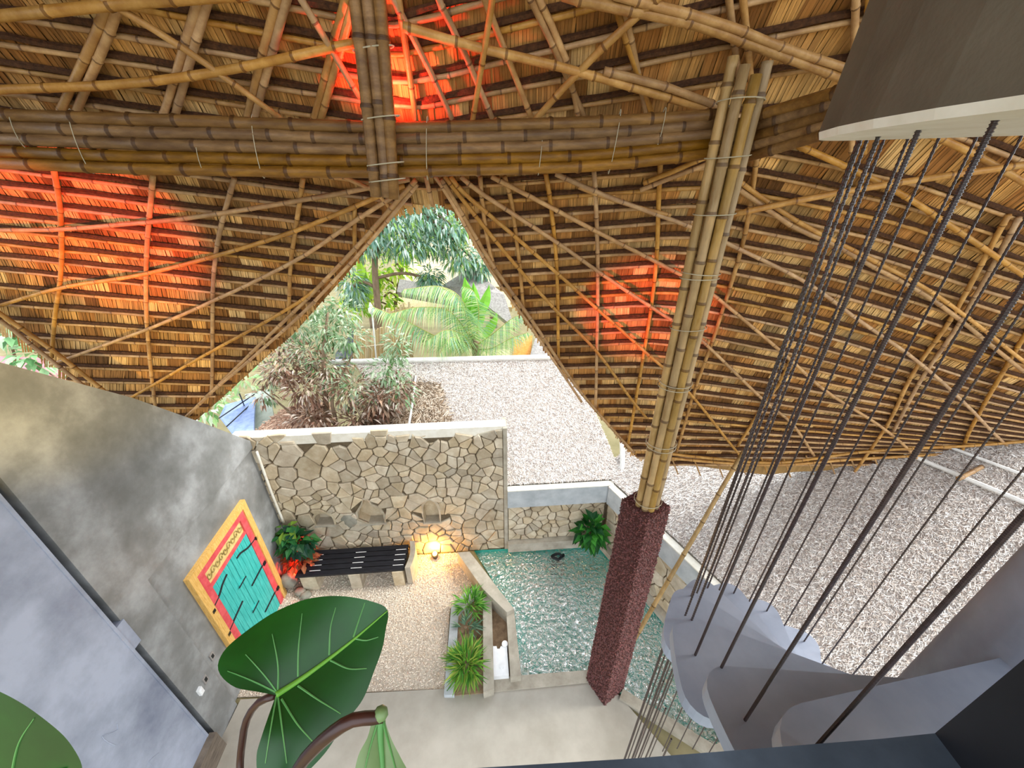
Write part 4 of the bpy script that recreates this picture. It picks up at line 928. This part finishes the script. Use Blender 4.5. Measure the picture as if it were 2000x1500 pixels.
# broad-leaved plants
bt_ = thing('banana_plant', 'banana plant with broad light green leaves beside the mango trunk', 'plant', at_y(715, 620, 11))
for (x, y, x2, y2, w) in ((720, 580, 700, 500, .28), (722, 585, 735, 505, .25), (715, 590, 715, 530, .3), (725, 600, 690, 560, .22)):
    b = MB(); a, e = at_y(x, y, 11), at_y(x2, y2, 10.9)
    for q in range(6):
        t0, t1 = q / 6, (q + 1) / 6; f = lambda t: w * math.sin(math.pi * (.06 + .9 * t)) * .5; P0, P1 = a.lerp(e, t0), a.lerp(e, t1); s = V((1, .1, 0.1))
        for sg in (1, -1): b.face([P0, P1, P1 + s * sg * f(t1) + V((0, -.06, -.05)), P0 + s * sg * f(t0) + V((0, -.06, -.05))], shade('#a8d24a', .15))
    b.build('leaf', M['foliage'], bt_)
# second one, beside the palm
bt_ = thing('banana_plant', 'upright light green banana leaves right behind the coconut palm', 'plant', at_y(935, 640, 9.6))
for (x, y, x2, y2, w) in ((925, 625, 908, 540, .35), (930, 625, 925, 550, .3), (938, 620, 955, 555, .28), (940, 630, 925, 590, .35), (945, 660, 970, 610, .3)):
    b = MB(); a, e = at_y(x, y, 9.6), at_y(x2, y2, 9.5)
    for q in range(6):
        t0, t1 = q / 6, (q + 1) / 6; f = lambda t: w * math.sin(math.pi * (.06 + .9 * t)) * .5; P0, P1 = a.lerp(e, t0), a.lerp(e, t1); s = V((1, .1, 0.1))
        for sg in (1, -1): b.face([P0, P1, P1 + s * sg * f(t1) + V((0, -.06, -.05)), P0 + s * sg * f(t0) + V((0, -.06, -.05))], shade('#8fcf55', .15))
    b.build('leaf', M['foliage'], bt_)
# coconut palm
cp = thing('coconut_palm', 'coconut palm with arching feathery fronds in the opening', 'palm', at_y(925, 710, 9))
b = MB(); b.tube(curve([at_y(928, 760, 9.), at_y(930, 700, 9), at_y(925, 655, 9)], .2), .1, 8); b.build('trunk', M['bark'], cp, True)
FR = [([(925, 665, 9), (905, 590, 8.8), (860, 560, 8.6), (790, 565, 8.3)], .75), ([(925, 668, 9), (880, 610, 8.6), (820, 600, 8.2), (765, 612, 8)], .6), ([(922, 672, 9), (860, 660, 8.5), (790, 625, 8.2), (725, 598, 8)], .7),
      ([(922, 676, 9), (905, 600, 8.7), (880, 570, 8.6), (850, 560, 8.6)], .7), ([(930, 668, 9), (935, 605, 8.8), (925, 570, 8.7), (905, 560, 8.7)], .6), ([(930, 675, 9), (965, 650, 8.7), (1000, 622, 8.5), (1020, 615, 8.4)], .75),
      ([(925, 680, 9), (905, 655, 8.5), (870, 645, 8.1), (835, 665, 7.9)], .6), ([(925, 682, 9), (900, 665, 8.4), (880, 660, 8.0), (860, 690, 7.8)], .55), ([(930, 682, 9), (960, 680, 8.6), (1000, 660, 8.3), (1030, 650, 8.2)], .6)]
for pts, LL in FR:
    c = curve([at_y(*p) for p in pts], .035); b = MB(); n = len(c)
    b.tube(c, [.016 * (1 - .7 * i / n) for i in range(n)], 5, shade('#c9c878', .1))
    for i in range(3, n):
        t_ = (c[min(i + 1, n - 1)] - c[i - 1]).normalized(); s = t_.cross(V((0, 0, 1))); s = s.normalized() if s.length > .01 else V((1, 0, 0)); f = i / n; ln = LL * math.sin(math.pi * min(.97, .22 + .7 * f)) * U(.85, 1.1)
        for sg in (1, -1):
            d = (s * sg * .8 + t_ * .55 - V((0, 0, .55 + .3 * R()))).normalized(); p0 = c[i]; p1 = p0 + d * ln * .5; p2 = p0 + d * ln - V((0, 0, ln * .22)); wv = t_ * .010
            cc = shade(random.choice(['#b9d68c', '#9cc77c', '#d3e3ac', '#7fb07a', '#8fb89a']), .15)
            b.face([p0 - wv, p0 + wv, p1 + wv, p1 - wv], cc); b.face([p1 - wv, p1 + wv, p2], cc)
    b.build('frond', M['foliage'], cp)
# the half-dry shrub behind the stone wall
sh = thing('dry_shrub', 'half-dead leafy shrub with brown curled leaves behind the stone wall', 'shrub', at_y(620, 846, 6.6))
for pts, r in (([(640, 850, 6.3), (636, 780, 6.6), (632, 700, 6.8), (640, 610, 7.2)], .07), ([(690, 850, 6.2), (715, 800, 6.4), (745, 760, 6.7), (770, 700, 7)], .05), ([(630, 850, 6.3), (590, 790, 6.5), (545, 720, 6.8)], .04), ([(650, 850, 6.3), (655, 820, 6.3), (650, 770, 6.5), (690, 690, 6.9)], .045), ([(600, 840, 6.3), (560, 800, 6.6), (510, 760, 6.8)], .03)):
    b = MB(); c = curve([at_y(*p) for p in pts], .1); b.tube(c, [r * (1 - .7 * i / len(c)) for i in range(len(c))], 7); b.build('branch', M['bark'], sh, True)
b = MB(); BR = ['#8a6a54', '#b3957d', '#6d4f3e', '#cdb8a8', '#8d6b5a', '#e0d2c6']; GRN = ['#a9c0a0', '#7f9f78', '#c3d3b8', '#5f8450', '#94ad84']
for (x, y, Y, rx, ry, rz, n, hs) in ((560, 720, 6.8, .35, .3, .35, 200, BR), (600, 760, 6.6, .4, .3, .35, 260, BR), (640, 720, 6.8, .4, .35, .4, 220, BR + GRN), (690, 760, 6.6, .45, .35, .35, 280, BR + GRN), (740, 780, 6.5, .4, .3, .35, 260, BR), (780, 760, 6.6, .3, .3, .3, 150, GRN + BR), (640, 640, 7.2, .4, .35, .35, 200, GRN), (600, 690, 7, .35, .3, .3, 160, GRN + BR), (680, 660, 7, .35, .3, .3, 130, GRN), (760, 720, 6.8, .35, .3, .25, 130, GRN), (520, 770, 6.7, .3, .25, .2, 60, GRN + BR), (700, 820, 6.3, .45, .25, .2, 200, BR), (610, 815, 6.3, .45, .25, .2, 160, BR), (775, 675, 7, .2, .2, .35, 90, GRN), (620, 600, 7.4, .3, .3, .25, 90, GRN), (560, 680, 7.4, .3, .3, .3, 130, GRN + BR), (590, 640, 7.6, .3, .3, .3, 120, GRN), (530, 730, 7.0, .25, .25, .25, 100, GRN + BR), (670, 610, 7.6, .3, .3, .3, 90, GRN)):
    bush(b, at_y(x, y, Y), (rx * 1.1, ry * 1.1, rz * 1.1), int(n * 1.7), .17, .045, hs, .3)
b.build('foliage', M['foliage'], sh)
tree('left_bush', 'green bush with pale leaves outside the left eave', [(30, 760, 7.6), (30, 700, 7.6), (10, 650, 7.6)], [(20, 640, 7.6, .5, .4, .35), (70, 690, 7.4, .3, .3, .25), (-40, 620, 7.8, .5, .4, .4), (120, 745, 7.2, .35, .3, .15)], 60, .3, .13, ['#8fc28a', '#a8d0a0', '#5f8f5a', '#c6ddc0'], .3, .05, 'bush')
tree('corner_bush', 'light green bush beyond the corner of the raking wall', [(420, 880, 7.5), (415, 830, 7.5), (405, 805, 7.6)], [(405, 800, 7.6, .3, .3, .2), (430, 775, 8.2, .4, .3, .2), (480, 740, 8.6, .5, .4, .3)], 50, .25, .1, ['#a8cf90', '#8fbf80', '#c6dfae', '#d8e4d0'], .3, .04, 'bush')
# trees that close the view at the horizon
for x, Y, lab in ((700, 19, 'distant green tree left of the mango crown'), (830, 22, 'distant green tree right behind the mango crown'), (960, 19, 'distant green tree at the right of the mango crown')):
    tree('distant_tree', lab, [(x, 470, Y), (x + 5, 430, Y)], [(x, 440, Y, 1.5, 1.2, 1.0), (x + 30, 400, Y, 1.3, 1.2, 1.0), (x - 30, 380, Y, 1.3, 1.2, 1.2)], 230, .5, .18, ['#6f9560', '#86a878', '#4f7a4c', '#9dbb8c'], .6, .2, 'tree', False)['group'] = 'trees at the horizon'
